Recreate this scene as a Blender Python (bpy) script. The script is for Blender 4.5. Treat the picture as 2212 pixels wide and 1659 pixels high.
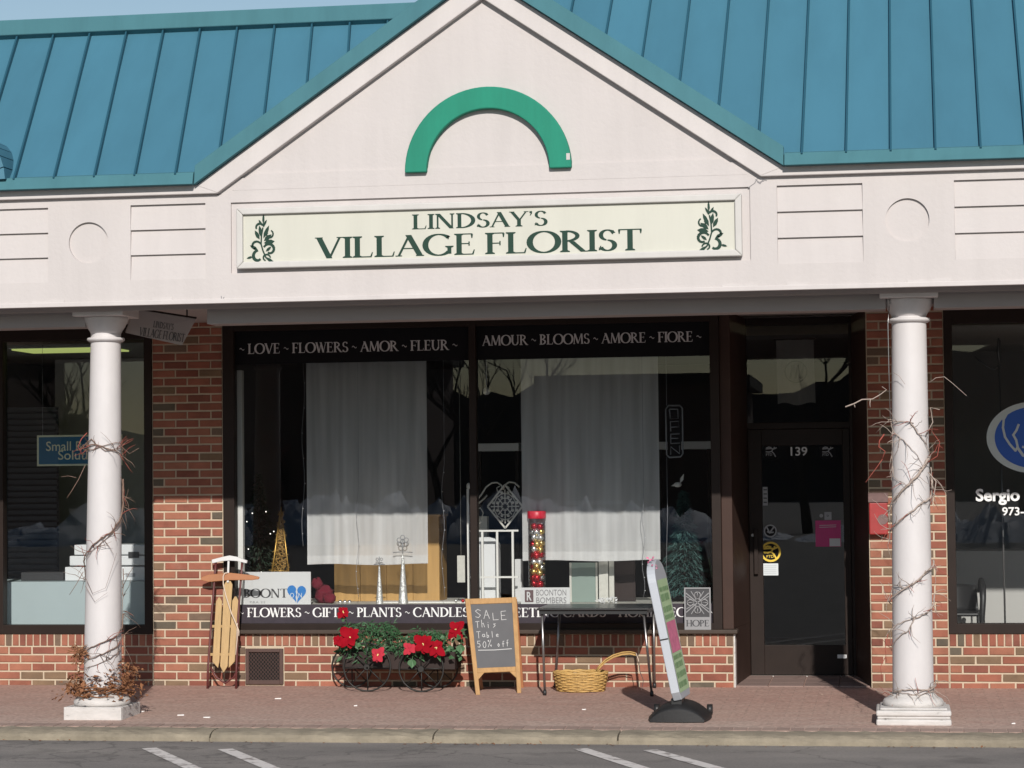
import bpy, bmesh, math, random
from mathutils import Vector, Matrix
R = math.radians
random.seed(7)
for o in list(bpy.data.objects): bpy.data.objects.remove(o)
scene = bpy.context.scene
COL = scene.collection
# ------------------------------------------------------------------ camera
CAM_D, CAM_Z = 19.397, 1.7047
PSI, TH, RO, FV = 0.15993, 0.041872, -0.010615, 9219.487/(4032/2212)
cfw = Vector((-math.sin(PSI)*math.cos(TH), math.cos(PSI)*math.cos(TH), math.sin(TH)))
crt = Vector((math.cos(PSI), math.sin(PSI), 0)); cup = crt.cross(cfw)
crt, cup = (math.cos(RO)*crt+math.sin(RO)*cup), (-math.sin(RO)*crt+math.cos(RO)*cup)
cpos = Vector((0, -CAM_D, CAM_Z))
cd = bpy.data.cameras.new('camera'); cam = bpy.data.objects.new('camera', cd); COL.objects.link(cam)
cam.matrix_world = Matrix(((crt.x, cup.x, -cfw.x, cpos.x), (crt.y, cup.y, -cfw.y, cpos.y), (crt.z, cup.z, -cfw.z, cpos.z), (0, 0, 0, 1)))
cd.sensor_fit = 'HORIZONTAL'; cd.sensor_width = 36; cd.lens = 36*FV/2212; cd.clip_start = .1; cd.clip_end = 2000
scene.camera = cam
# ------------------------------------------------------------------ sky and sun
SUN_AZ, SUN_EL = R(12), R(27.6)
w = bpy.data.worlds.new('World'); scene.world = w; w.use_nodes = True
nt = w.node_tree; bg = nt.nodes['Background']
sky = nt.nodes.new('ShaderNodeTexSky'); sky.sky_type = 'NISHITA'; sky.sun_disc = False
sky.sun_elevation = SUN_EL; sky.sun_rotation = math.pi - SUN_AZ
sky.air_density = 1.15; sky.dust_density = .2
nt.links.new(sky.outputs[0], bg.inputs[0]); bg.inputs[1].default_value = .072
sd = bpy.data.lights.new('sun', 'SUN'); sd.energy = 3.8; sd.angle = R(.53); sd.color = (1, .95, .88)
sun = bpy.data.objects.new('sun', sd); COL.objects.link(sun)
sv = Vector((math.sin(SUN_AZ)*math.cos(SUN_EL), -math.cos(SUN_AZ)*math.cos(SUN_EL), math.sin(SUN_EL)))
sun.rotation_euler = sv.to_track_quat('Z', 'Y').to_euler(); sun.location = sv*40
scene.view_settings.view_transform = 'Standard'; scene.view_settings.look = 'None'
scene.view_settings.gamma = 1; scene.view_settings.use_curve_mapping = False
scene.view_settings.exposure = 0.25
# ------------------------------------------------------------------ photo pixel -> place
def ray(x, y): return (cfw + crt*((x-1106)/FV) - cup*((y-829.5)/FV))
def P(x, y, Y=0.0):
    v = ray(x, y); return cpos + v*((Y+CAM_D)/v.y)
def onplane(x, y, pt, n):
    v = ray(x, y); n = Vector(n); return cpos + v*(((Vector(pt)-cpos).dot(n))/v.dot(n))
SLOPE = .015
def G(x, y): return onplane(x, y, (0, 0, 0), (0, -SLOPE, 1))     # pavement
def gz(Y): return SLOPE*Y if Y > -3.2 else -.117
LOT_Z = -.117
# ------------------------------------------------------------------ materials
MATS = {}
def nmat(name):
    m = bpy.data.materials.new(name); m.use_nodes = True; MATS[name] = m
    return m, m.node_tree.nodes, m.node_tree.links, m.node_tree.nodes['Principled BSDF']
def simple(name, col, rough=.6, metal=0, var=.12, scale=6, bump=.0, bscale=60, spec=.5, obj=False, stretch=None, streak=0, sscale=(5, 5, .5)):
    m, N, L, b = nmat(name)
    tc = N.new('ShaderNodeTexCoord'); nz = N.new('ShaderNodeTexNoise'); nz.inputs['Scale'].default_value = scale
    nz.inputs['Detail'].default_value = 6
    if stretch:
        mp = N.new('ShaderNodeMapping'); mp.inputs['Scale'].default_value = stretch; L.new(tc.outputs['Object'], mp.inputs[0]); L.new(mp.outputs[0], nz.inputs['Vector'])
    else: L.new(tc.outputs['Object'], nz.inputs['Vector'])
    mx = N.new('ShaderNodeMix'); mx.data_type = 'RGBA'
    mx.inputs[6].default_value = tuple(c*(1-var) for c in col)+(1,); mx.inputs[7].default_value = tuple(min(1, c*(1+var)) for c in col)+(1,)
    L.new(nz.outputs['Fac'], mx.inputs[0])
    out = mx.outputs[2]
    if streak:        # weathering: grime washed down the face, and blotches
        m3 = N.new('ShaderNodeMapping'); m3.inputs['Scale'].default_value = sscale; L.new(tc.outputs['Object'], m3.inputs[0])
        n3 = N.new('ShaderNodeTexNoise'); n3.inputs['Scale'].default_value = 1; n3.inputs['Detail'].default_value = 7; n3.inputs['Roughness'].default_value = .65; L.new(m3.outputs[0], n3.inputs['Vector'])
        r3 = N.new('ShaderNodeMapRange'); r3.inputs[1].default_value = .42; r3.inputs[2].default_value = .72; r3.inputs[3].default_value = 1; r3.inputs[4].default_value = 1-streak
        L.new(n3.outputs['Fac'], r3.inputs[0]); h3 = N.new('ShaderNodeHueSaturation'); L.new(r3.outputs[0], h3.inputs['Value']); L.new(out, h3.inputs['Color']); out = h3.outputs[0]
    if obj:
        oi = N.new('ShaderNodeObjectInfo'); hs = N.new('ShaderNodeHueSaturation')
        mr = N.new('ShaderNodeMapRange'); mr.inputs[3].default_value = 1-obj; mr.inputs[4].default_value = 1+obj
        L.new(oi.outputs['Random'], mr.inputs[0]); L.new(mr.outputs[0], hs.inputs['Value']); L.new(out, hs.inputs['Color']); out = hs.outputs[0]
    L.new(out, b.inputs['Base Color'])
    b.inputs['Roughness'].default_value = rough; b.inputs['Metallic'].default_value = metal
    b.inputs['Specular IOR Level'].default_value = spec
    if bump:
        n2 = N.new('ShaderNodeTexNoise'); n2.inputs['Scale'].default_value = bscale; n2.inputs['Detail'].default_value = 5
        L.new(tc.outputs['Object'], n2.inputs['Vector'])
        bp = N.new('ShaderNodeBump'); bp.inputs['Strength'].default_value = bump; bp.inputs['Distance'].default_value = .01
        L.new(n2.outputs['Fac'], bp.inputs['Height']); L.new(bp.outputs[0], b.inputs['Normal'])
    return m
simple('stucco', (.535, .495, .485), .9, var=.045, scale=2.2, bump=.22, bscale=30, spec=.2, streak=.055)
simple('trim_white', (.56, .52, .51), .7, var=.04, scale=3, bump=.1, bscale=25, spec=.3, streak=.08)
simple('column_paint', (.585, .555, .555), .6, var=.03, scale=5, bump=.08, bscale=20, streak=.09, sscale=(5,5,1.6))
def chipped():
    m, N, L, b = nmat('chipped_paint'); tc = N.new('ShaderNodeTexCoord'); mp = N.new('ShaderNodeMapping'); mp.inputs['Scale'].default_value = (5, 8, 16); L.new(tc.outputs['Object'], mp.inputs[0])
    nz = N.new('ShaderNodeTexNoise'); nz.inputs['Scale'].default_value = 1.6; nz.inputs['Detail'].default_value = 9; nz.inputs['Roughness'].default_value = .7; L.new(mp.outputs[0], nz.inputs['Vector'])
    cr = N.new('ShaderNodeValToRGB'); e = cr.color_ramp; e.elements[0].position = .30; e.elements[0].color = (.16, .14, .125, 1); e.elements[1].position = .385; e.elements[1].color = (.50, .475, .455, 1)
    q = e.elements.new(.6); q.color = (.58, .55, .53, 1); L.new(nz.outputs['Fac'], cr.inputs[0]); L.new(cr.outputs[0], b.inputs['Base Color']); b.inputs['Roughness'].default_value = .75
    bp = N.new('ShaderNodeBump'); bp.inputs['Strength'].default_value = .5; bp.inputs['Distance'].default_value = .01; L.new(nz.outputs['Fac'], bp.inputs['Height']); L.new(bp.outputs[0], b.inputs['Normal'])
chipped()
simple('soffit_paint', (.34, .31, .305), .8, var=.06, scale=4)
simple('roof_teal', (.058, .178, .250), .5, var=.05, scale=1.5, obj=.05, streak=.10, sscale=(3,.8,.8), bump=.05, bscale=3)
simple('seam_teal', (.02, .085, .125), .45, var=.05)
simple('flash_teal', (.066, .175, .205), .85, var=.09, scale=3, spec=.12, streak=.12)
simple('arch_green', (.010, .225, .145), .8, streak=.2, var=.1, scale=5, bump=.08)
simple('sign_cream', (.53, .52, .455), .5, var=.04, scale=2, streak=.07)
simple('letter_green', (.016, .045, .032), .6, var=.15, spec=.2)
simple('bronze_frame', (.020, .0125, .010), .5, var=.25, scale=8, spec=.2)
simple('brown_panel', (.05, .028, .022), .55, var=.25, scale=5, spec=.2)
simple('wood_sill', (.05, .034, .025), .7, var=.25, scale=12)
simple('black_film', (.006, .006, .008), .6, var=.1, spec=.15)
simple('strip_film', (.045, .037, .047), .6, var=.25, scale=25, spec=.2)
simple('white_vinyl', (.74, .74, .74), .5, var=.02)
simple('grey_vinyl', (.55, .55, .56), .5, var=.05)
simple('mortar', (.50, .405, .30), .95, var=.12, scale=18, bump=.35, bscale=120)
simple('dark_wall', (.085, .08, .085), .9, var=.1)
simple('room_grey', (.30, .29, .28), .9, var=.05)
simple('room_light', (.46, .45, .43), .9, var=.05)
simple('room_floor', (.16, .13, .11), .7, var=.15)
simple('blind_dark', (.022, .026, .036), .6, var=.1)
simple('counter_pale', (.37, .44, .455), .5, var=.03)
simple('plastic_white', (.68, .69, .70), .45, var=.03)
simple('plastic_dark', (.03, .03, .032), .5, var=.1)
simple('plastic_black', (.018, .018, .019), .45, var=.2, scale=9)
simple('rubber_black', (.014, .014, .015), .55, var=.3, scale=9, bump=.1)
simple('sled_wood', (.44, .29, .13), .55, var=.28, scale=4, stretch=(14,14,.8))
simple('sled_bar', (.36, .15, .065), .45, var=.2, scale=9)
simple('sled_red', (.11, .026, .025), .45, var=.3, scale=9)
simple('sign_trim', (.545, .525, .505), .65, var=.05, scale=5, spec=.25, streak=.1)
simple('sled_white', (.60, .60, .60), .4, var=.03)
simple('rope', (.62, .50, .40), .9, var=.1, scale=50)
simple('iron_black', (.03, .028, .026), .55, .4, var=.3, scale=20)
simple('wagon_wood', (.02, .009, .007), .7, var=.3, scale=8)
simple('frame_pine', (.40, .225, .085), .55, var=.35, scale=4, stretch=(10,10,1))
simple('chalkboard', (.105, .105, .112), .8, var=.16, scale=7)
simple('chalk', (.5, .5, .5), .95, var=.1, scale=40)
simple('table_top', (.02, .021, .022), .28, var=.2)
simple('steel', (.32, .31, .31), .32, .9, var=.15, scale=12)
simple('wicker', (.50, .31, .105), .6, var=.4, scale=35)
simple('sign_grey', (.42, .44, .48), .5, var=.05)
simple('sign_green', (.42, .57, .34), .55, var=.08, scale=14)
simple('sign_dark_green', (.20, .34, .17), .6, var=.15)
simple('sign_pink', (.62, .18, .30), .6, var=.4, scale=22)
simple('leaf_green', (.045, .115, .045), .6, var=.35, scale=10, obj=.15)
simple('leaf_cedar', (.035, .10, .04), .6, var=.4, scale=10)
simple('petal_red', (.26, .003, .011), .8, var=.25, scale=14, spec=.1)
simple('petal_pink', (.42, .03, .05), .8, var=.25, scale=14, spec=.1)
simple('petal_heart', (.75, .62, .25), .6)
simple('vine_bark', (.19, .12, .09), .85, var=.4, scale=30)
simple('vine_pale', (.36, .29, .25), .85, var=.3, scale=30)
simple('vine_red', (.30, .07, .05), .85, var=.3, scale=30)
simple('dead_leaf', (.23, .10, .045), .85, var=.6, scale=22, obj=.2)
simple('paper', (.78, .76, .74), .8, var=.04)
simple('gold_wire', (.62, .38, .10), .35, .8, var=.2)
simple('gold_net', (.42, .26, .08), .6, .1, var=.4, scale=40)
simple('cabinet_pine', (.46, .27, .09), .5, var=.25, scale=3, stretch=(8,8,.7))
simple('silver_glitter', (.62, .62, .60), .3, .6, var=.45, scale=70, bump=.8, bscale=90)
simple('white_metal', (.72, .71, .68), .5, var=.06)
simple('antique_white', (.55, .54, .49), .6, var=.2, scale=25)
simple('shutter_green', (.22, .28, .25), .6, var=.12)
simple('ball_red', (.45, .01, .02), .18, .5, var=.1)
simple('ball_gold', (.65, .45, .15), .18, .8, var=.1)
simple('ball_silver', (.72, .72, .70), .18, .8, var=.1)
simple('cap_red', (.55, .01, .03), .4, var=.1)
simple('tree_teal', (.05, .115, .105), .6, var=.4, scale=9)
simple('tree_dark', (.025, .045, .028), .7, var=.4, scale=9)
simple('plush_red', (.13, .006, .018), .95, var=.3, scale=20)
simple('plaque_grey', (.27, .27, .28), .5, .3, var=.1)
simple('plaque_dark', (.045, .045, .05), .6, var=.1)
simple('neon_tube', (.30, .30, .32), .3, var=.05)
simple('blue_heart', (.02, .17, .48), .5, var=.08)
simple('ink', (.045, .045, .05), .6)
simple('ink_soft', (.20, .19, .20), .6)
simple('ink_maroon', (.12, .07, .075), .6)
simple('poster_blue', (.015, .14, .27), .5, var=.06)
simple('poster_cream', (.82, .80, .58), .5, var=.06)
simple('sticker_yellow', (.72, .50, .05), .5, var=.06)
simple('sticker_pink', (.55, .03, .20), .5, var=.15, scale=14)
simple('sticker_grey', (.35, .36, .38), .5, var=.12, scale=30)
simple('sticker_white', (.60, .64, .66), .5, var=.05)
simple('logo_blue', (.012, .085, .42), .5, var=.04)
simple('logo_ring', (.48, .54, .54), .5, var=.08, scale=12)
simple('box_red', (.30, .022, .022), .5, var=.3, scale=12)
simple('box_grey', (.16, .10, .095), .7, var=.3, scale=18)
simple('kerb_stone', (.245, .208, .155), .95, var=.5, scale=7, bump=.6, bscale=45)
simple('paver', (.31, .22, .185), .9, var=.2, scale=12, bump=.3, obj=.1)
simple('threshold', (.38, .36, .34), .45, .6, var=.15)
simple('tile', (.24, .165, .145), .8, var=.15, scale=12, obj=.1)
simple('snow', (.70, .73, .80), .8, var=.06, scale=1)
simple('far_brick', (.14, .085, .07), .9, var=.2)
simple('tree_bark', (.07, .055, .045), .9, var=.3)
simple('flag_cloth', (.23, .22, .21), .9, var=.1)
simple('vent_brown', (.075, .04, .033), .55, var=.25, scale=14)
simple('hole_shade', (.006, .005, .005), .9)  # black that stands for the shade inside holes and gaps
simple('pole_steel', (.2, .2, .2), .4, .6)

def brick_material():
    m, N, L, b = nmat('brick_clay')
    oi = N.new('ShaderNodeObjectInfo'); cr = N.new('ShaderNodeValToRGB'); e = cr.color_ramp; e.interpolation = 'CONSTANT'
    cols = [(0, (.225, .075, .05)), (.14, (.285, .105, .067)), (.30, (.25, .085, .055)), (.46, (.30, .12, .075)), (.60, (.20, .07, .048)),
            (.70, (.265, .095, .06)), (.78, (.18, .115, .07)), (.87, (.15, .10, .07)), (.95, (.105, .085, .062))]
    e.elements[0].position = 0; e.elements[0].color = cols[0][1]+(1,)
    e.elements[1].position = cols[1][0]; e.elements[1].color = cols[1][1]+(1,)
    for p_, c_ in cols[2:]:
        q = e.elements.new(p_); q.color = c_+(1,)
    L.new(oi.outputs['Random'], cr.inputs[0])
    tc = N.new('ShaderNodeTexCoord'); ad = N.new('ShaderNodeVectorMath'); ad.operation = 'ADD'
    mu = N.new('ShaderNodeVectorMath'); mu.operation = 'SCALE'; mu.inputs['Scale'].default_value = 40
    L.new(oi.outputs['Location'], mu.inputs[0]); L.new(tc.outputs['Object'], ad.inputs[0]); L.new(mu.outputs[0], ad.inputs[1])
    nz = N.new('ShaderNodeTexNoise'); nz.inputs['Scale'].default_value = 3; nz.inputs['Detail'].default_value = 8; nz.inputs['Roughness'].default_value = .7
    L.new(ad.outputs[0], nz.inputs['Vector'])
    hs = N.new('ShaderNodeHueSaturation'); mr = N.new('ShaderNodeMapRange'); mr.inputs[1].default_value = .3; mr.inputs[2].default_value = .7
    mr.inputs[3].default_value = .72; mr.inputs[4].default_value = 1.28
    L.new(nz.outputs['Fac'], mr.inputs[0]); L.new(mr.outputs[0], hs.inputs['Value']); L.new(cr.outputs[0], hs.inputs['Color'])
    # pale efflorescence and mortar smears
    n2 = N.new('ShaderNodeTexNoise'); n2.inputs['Scale'].default_value = 1.6; n2.inputs['Detail'].default_value = 5
    L.new(ad.outputs[0], n2.inputs['Vector'])
    r2 = N.new('ShaderNodeMapRange'); r2.inputs[1].default_value = .64; r2.inputs[2].default_value = .82; r2.inputs[4].default_value = .45
    L.new(n2.outputs['Fac'], r2.inputs[0])
    mx = N.new('ShaderNodeMix'); mx.data_type = 'RGBA'; mx.inputs[7].default_value = (.5, .38, .29, 1)
    L.new(r2.outputs[0], mx.inputs[0]); L.new(hs.outputs[0], mx.inputs[6]); L.new(mx.outputs[2], b.inputs['Base Color'])
    b.inputs['Roughness'].default_value = .9
    bp = N.new('ShaderNodeBump'); bp.inputs['Strength'].default_value = .5; bp.inputs['Distance'].default_value = .006
    n3 = N.new('ShaderNodeTexNoise'); n3.inputs['Scale'].default_value = 9; n3.inputs['Detail'].default_value = 6; L.new(ad.outputs[0], n3.inputs['Vector'])
    L.new(n3.outputs['Fac'], bp.inputs['Height']); L.new(bp.outputs[0], b.inputs['Normal'])
brick_material()

def glass_material(name, tint, ior=1.5, rough=0.0):
    m, N, L, b = nmat(name); N.remove(b); out = N['Material Output']
    tr = N.new('ShaderNodeBsdfTransparent'); tr.inputs[0].default_value = (*tint, 1)
    gl = N.new('ShaderNodeBsdfGlossy'); gl.inputs['Roughness'].default_value = rough; gl.inputs[0].default_value = (.95, .97, 1, 1)
    fr = N.new('ShaderNodeFresnel'); fr.inputs[0].default_value = ior
    mx = N.new('ShaderNodeMixShader'); L.new(fr.outputs[0], mx.inputs[0]); L.new(tr.outputs[0], mx.inputs[1]); L.new(gl.outputs[0], mx.inputs[2])
    L.new(mx.outputs[0], out.inputs[0])
glass_material('shop_glass', (.90, .915, .92), 1.56)
glass_material('jar_glass', (.93, .93, .93), 1.35)

def sheer_material():
    m, N, L, b = nmat('sheer_curtain'); out = N['Material Output']; N.remove(b)
    tr = N.new('ShaderNodeBsdfTransparent'); tr.inputs[0].default_value = (.95, .95, .95, 1)
    df = N.new('ShaderNodeBsdfDiffuse'); df.inputs[0].default_value = (.84, .835, .83, 1)
    tl = N.new('ShaderNodeBsdfTranslucent'); tl.inputs[0].default_value = (.7, .7, .7, 1)
    a = N.new('ShaderNodeMixShader'); a.inputs[0].default_value = .25; L.new(df.outputs[0], a.inputs[1]); L.new(tl.outputs[0], a.inputs[2])
    mx = N.new('ShaderNodeMixShader')
    tc = N.new('ShaderNodeTexCoord'); mp = N.new('ShaderNodeMapping'); mp.inputs['Scale'].default_value = (14, 1, .8); nz = N.new('ShaderNodeTexNoise'); nz.inputs['Scale'].default_value = 1
    L.new(tc.outputs['Object'], mp.inputs[0]); L.new(mp.outputs[0], nz.inputs['Vector'])
    mr = N.new('ShaderNodeMapRange'); mr.inputs[1].default_value = .3; mr.inputs[2].default_value = .7; mr.inputs[3].default_value = .60; mr.inputs[4].default_value = .80
    L.new(nz.outputs['Fac'], mr.inputs[0]); L.new(mr.outputs[0], mx.inputs[0])
    L.new(tr.outputs[0], mx.inputs[1]); L.new(a.outputs[0], mx.inputs[2]); L.new(mx.outputs[0], out.inputs[0])
sheer_material()

def emit_material(name, col, s):
    m, N, L, b = nmat(name); b.inputs['Base Color'].default_value = (*col, 1)
    b.inputs['Emission Color'].default_value = (*col, 1); b.inputs['Emission Strength'].default_value = s
emit_material('tube_light', (.60, .70, .22), .5)
emit_material('fairy_light', (1, .95, .85), 1.6)

def asphalt_material():
    m, N, L, b = nmat('asphalt')
    tc = N.new('ShaderNodeTexCoord'); n1 = N.new('ShaderNodeTexNoise'); n1.inputs['Scale'].default_value = .8; n1.inputs['Detail'].default_value = 8
    n2 = N.new('ShaderNodeTexNoise'); n2.inputs['Scale'].default_value = 90; n2.inputs['Detail'].default_value = 3
    mp = N.new('ShaderNodeMapping'); mp.inputs['Scale'].default_value = (1, 2.2, 1)
    L.new(tc.outputs['Object'], mp.inputs[0])
    for n in (n1, n2): L.new(mp.outputs[0], n.inputs['Vector'])
    cr = N.new('ShaderNodeValToRGB'); cr.color_ramp.elements[0].position = .3; cr.color_ramp.elements[0].color = (.165, .15, .142, 1)
    cr.color_ramp.elements[1].position = .75; cr.color_ramp.elements[1].color = (.255, .23, .212, 1)
    L.new(n1.outputs['Fac'], cr.inputs[0])
    mx = N.new('ShaderNodeMix'); mx.data_type = 'RGBA'; mx.blend_type = 'OVERLAY'; mx.inputs[0].default_value = .55
    L.new(cr.outputs[0], mx.inputs[6]); L.new(n2.outputs['Fac'], mx.inputs[7])
    nd = N.new('ShaderNodeTexNoise'); nd.inputs['Scale'].default_value = 3; nd.inputs['Detail'].default_value = 6; L.new(tc.outputs['Object'], nd.inputs['Vector'])
    va = N.new('ShaderNodeVectorMath'); va.operation = 'MULTIPLY_ADD'; va.inputs[1].default_value = (.5,.5,.5); L.new(nd.outputs['Color'], va.inputs[0]); L.new(tc.outputs['Object'], va.inputs[2])
    vo = N.new('ShaderNodeTexVoronoi'); vo.feature = 'DISTANCE_TO_EDGE'; vo.inputs['Scale'].default_value = .45; L.new(va.outputs[0], vo.inputs['Vector'])
    rc = N.new('ShaderNodeMapRange'); rc.inputs[1].default_value = .001; rc.inputs[2].default_value = .007; rc.inputs[3].default_value = .66; rc.inputs[4].default_value = 1; L.new(vo.outputs['Distance'], rc.inputs[0])
    rb = N.new('ShaderNodeMapRange'); rb.inputs[1].default_value = .58; rb.inputs[2].default_value = .72; rb.inputs[3].default_value = 1; rb.inputs[4].default_value = .72; L.new(nd.outputs['Fac'], rb.inputs[0])
    mm = N.new('ShaderNodeMath'); mm.operation = 'MULTIPLY'; L.new(rc.outputs[0], mm.inputs[0]); L.new(rb.outputs[0], mm.inputs[1])
    hv = N.new('ShaderNodeHueSaturation'); L.new(mm.outputs[0], hv.inputs['Value']); L.new(mx.outputs[2], hv.inputs['Color']); L.new(hv.outputs[0], b.inputs['Base Color'])
    b.inputs['Roughness'].default_value = .9
    bp = N.new('ShaderNodeBump'); bp.inputs['Strength'].default_value = .6; bp.inputs['Distance'].default_value = .01
    L.new(n2.outputs['Fac'], bp.inputs['Height']); L.new(bp.outputs[0], b.inputs['Normal'])
asphalt_material()

def pavement_material():
    m, N, L, b = nmat('pavement')
    tc = N.new('ShaderNodeTexCoord')
    br = N.new('ShaderNodeTexBrick'); br.inputs['Scale'].default_value = 1; br.inputs['Brick Width'].default_value = .2; br.inputs['Row Height'].default_value = .1
    br.inputs['Mortar Size'].default_value = .003; br.inputs['Color1'].default_value = (.375, .225, .185, 1); br.inputs['Color2'].default_value = (.41, .265, .22, 1)
    br.inputs['Mortar'].default_value = (.28, .19, .155, 1); br.inputs['Bias'].default_value = -.1
    L.new(tc.outputs['Object'], br.inputs['Vector'])
    nz = N.new('ShaderNodeTexNoise'); nz.inputs['Scale'].default_value = 2.2; nz.inputs['Detail'].default_value = 9; nz.inputs['Roughness'].default_value = .65
    mp = N.new('ShaderNodeMapping'); mp.inputs['Scale'].default_value = (1, 2.5, 1); L.new(tc.outputs['Object'], mp.inputs[0]); L.new(mp.outputs[0], nz.inputs['Vector'])
    # trodden dust, greyer towards the kerb
    sx = N.new('ShaderNodeSeparateXYZ'); L.new(tc.outputs['Object'], sx.inputs[0])
    mr = N.new('ShaderNodeMapRange'); mr.inputs[1].default_value = -1.0; mr.inputs[2].default_value = -2.9; mr.inputs[3].default_value = .1; mr.inputs[4].default_value = .75
    L.new(sx.outputs[1], mr.inputs[0])
    mu = N.new('ShaderNodeMath'); mu.operation = 'MULTIPLY'; L.new(mr.outputs[0], mu.inputs[0])
    mr2 = N.new('ShaderNodeMapRange'); mr2.inputs[1].default_value = .3; mr2.inputs[2].default_value = .65; mr2.inputs[3].default_value = .3; mr2.inputs[4].default_value = 1.1
    L.new(nz.outputs['Fac'], mr2.inputs[0]); L.new(mr2.outputs[0], mu.inputs[1])
    mx = N.new('ShaderNodeMix'); mx.data_type = 'RGBA'; mx.inputs[7].default_value = (.45, .35, .295, 1)
    L.new(mu.outputs[0], mx.inputs[0]); L.new(br.outputs['Color'], mx.inputs[6])
    n2 = N.new('ShaderNodeTexNoise'); n2.inputs['Scale'].default_value = 35; n2.inputs['Detail'].default_value = 4; L.new(tc.outputs['Object'], n2.inputs['Vector'])
    m2 = N.new('ShaderNodeMix'); m2.data_type = 'RGBA'; m2.blend_type = 'OVERLAY'; m2.inputs[0].default_value = .6
    L.new(mx.outputs[2], m2.inputs[6]); L.new(n2.outputs['Fac'], m2.inputs[7]); L.new(m2.outputs[2], b.inputs['Base Color'])
    b.inputs['Roughness'].default_value = .9
    bp = N.new('ShaderNodeBump'); bp.inputs['Strength'].default_value = .5; bp.inputs['Distance'].default_value = .006
    L.new(br.outputs['Fac'], bp.inputs['Height']); bp.invert = True; L.new(bp.outputs[0], b.inputs['Normal'])
pavement_material()

def paint_line_material():
    m, N, L, b = nmat('line_paint'); tc = N.new('ShaderNodeTexCoord')
    nz = N.new('ShaderNodeTexNoise'); nz.inputs['Scale'].default_value = 14; nz.inputs['Detail'].default_value = 8; L.new(tc.outputs['Object'], nz.inputs['Vector'])
    cr = N.new('ShaderNodeValToRGB'); cr.color_ramp.elements[0].position = .34; cr.color_ramp.elements[0].color = (.28, .25, .235, 1)
    cr.color_ramp.elements[1].position = .47; cr.color_ramp.elements[1].color = (.62, .58, .555, 1)
    L.new(nz.outputs['Fac'], cr.inputs[0]); L.new(cr.outputs[0], b.inputs['Base Color']); b.inputs['Roughness'].default_value = .85
paint_line_material()

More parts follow.
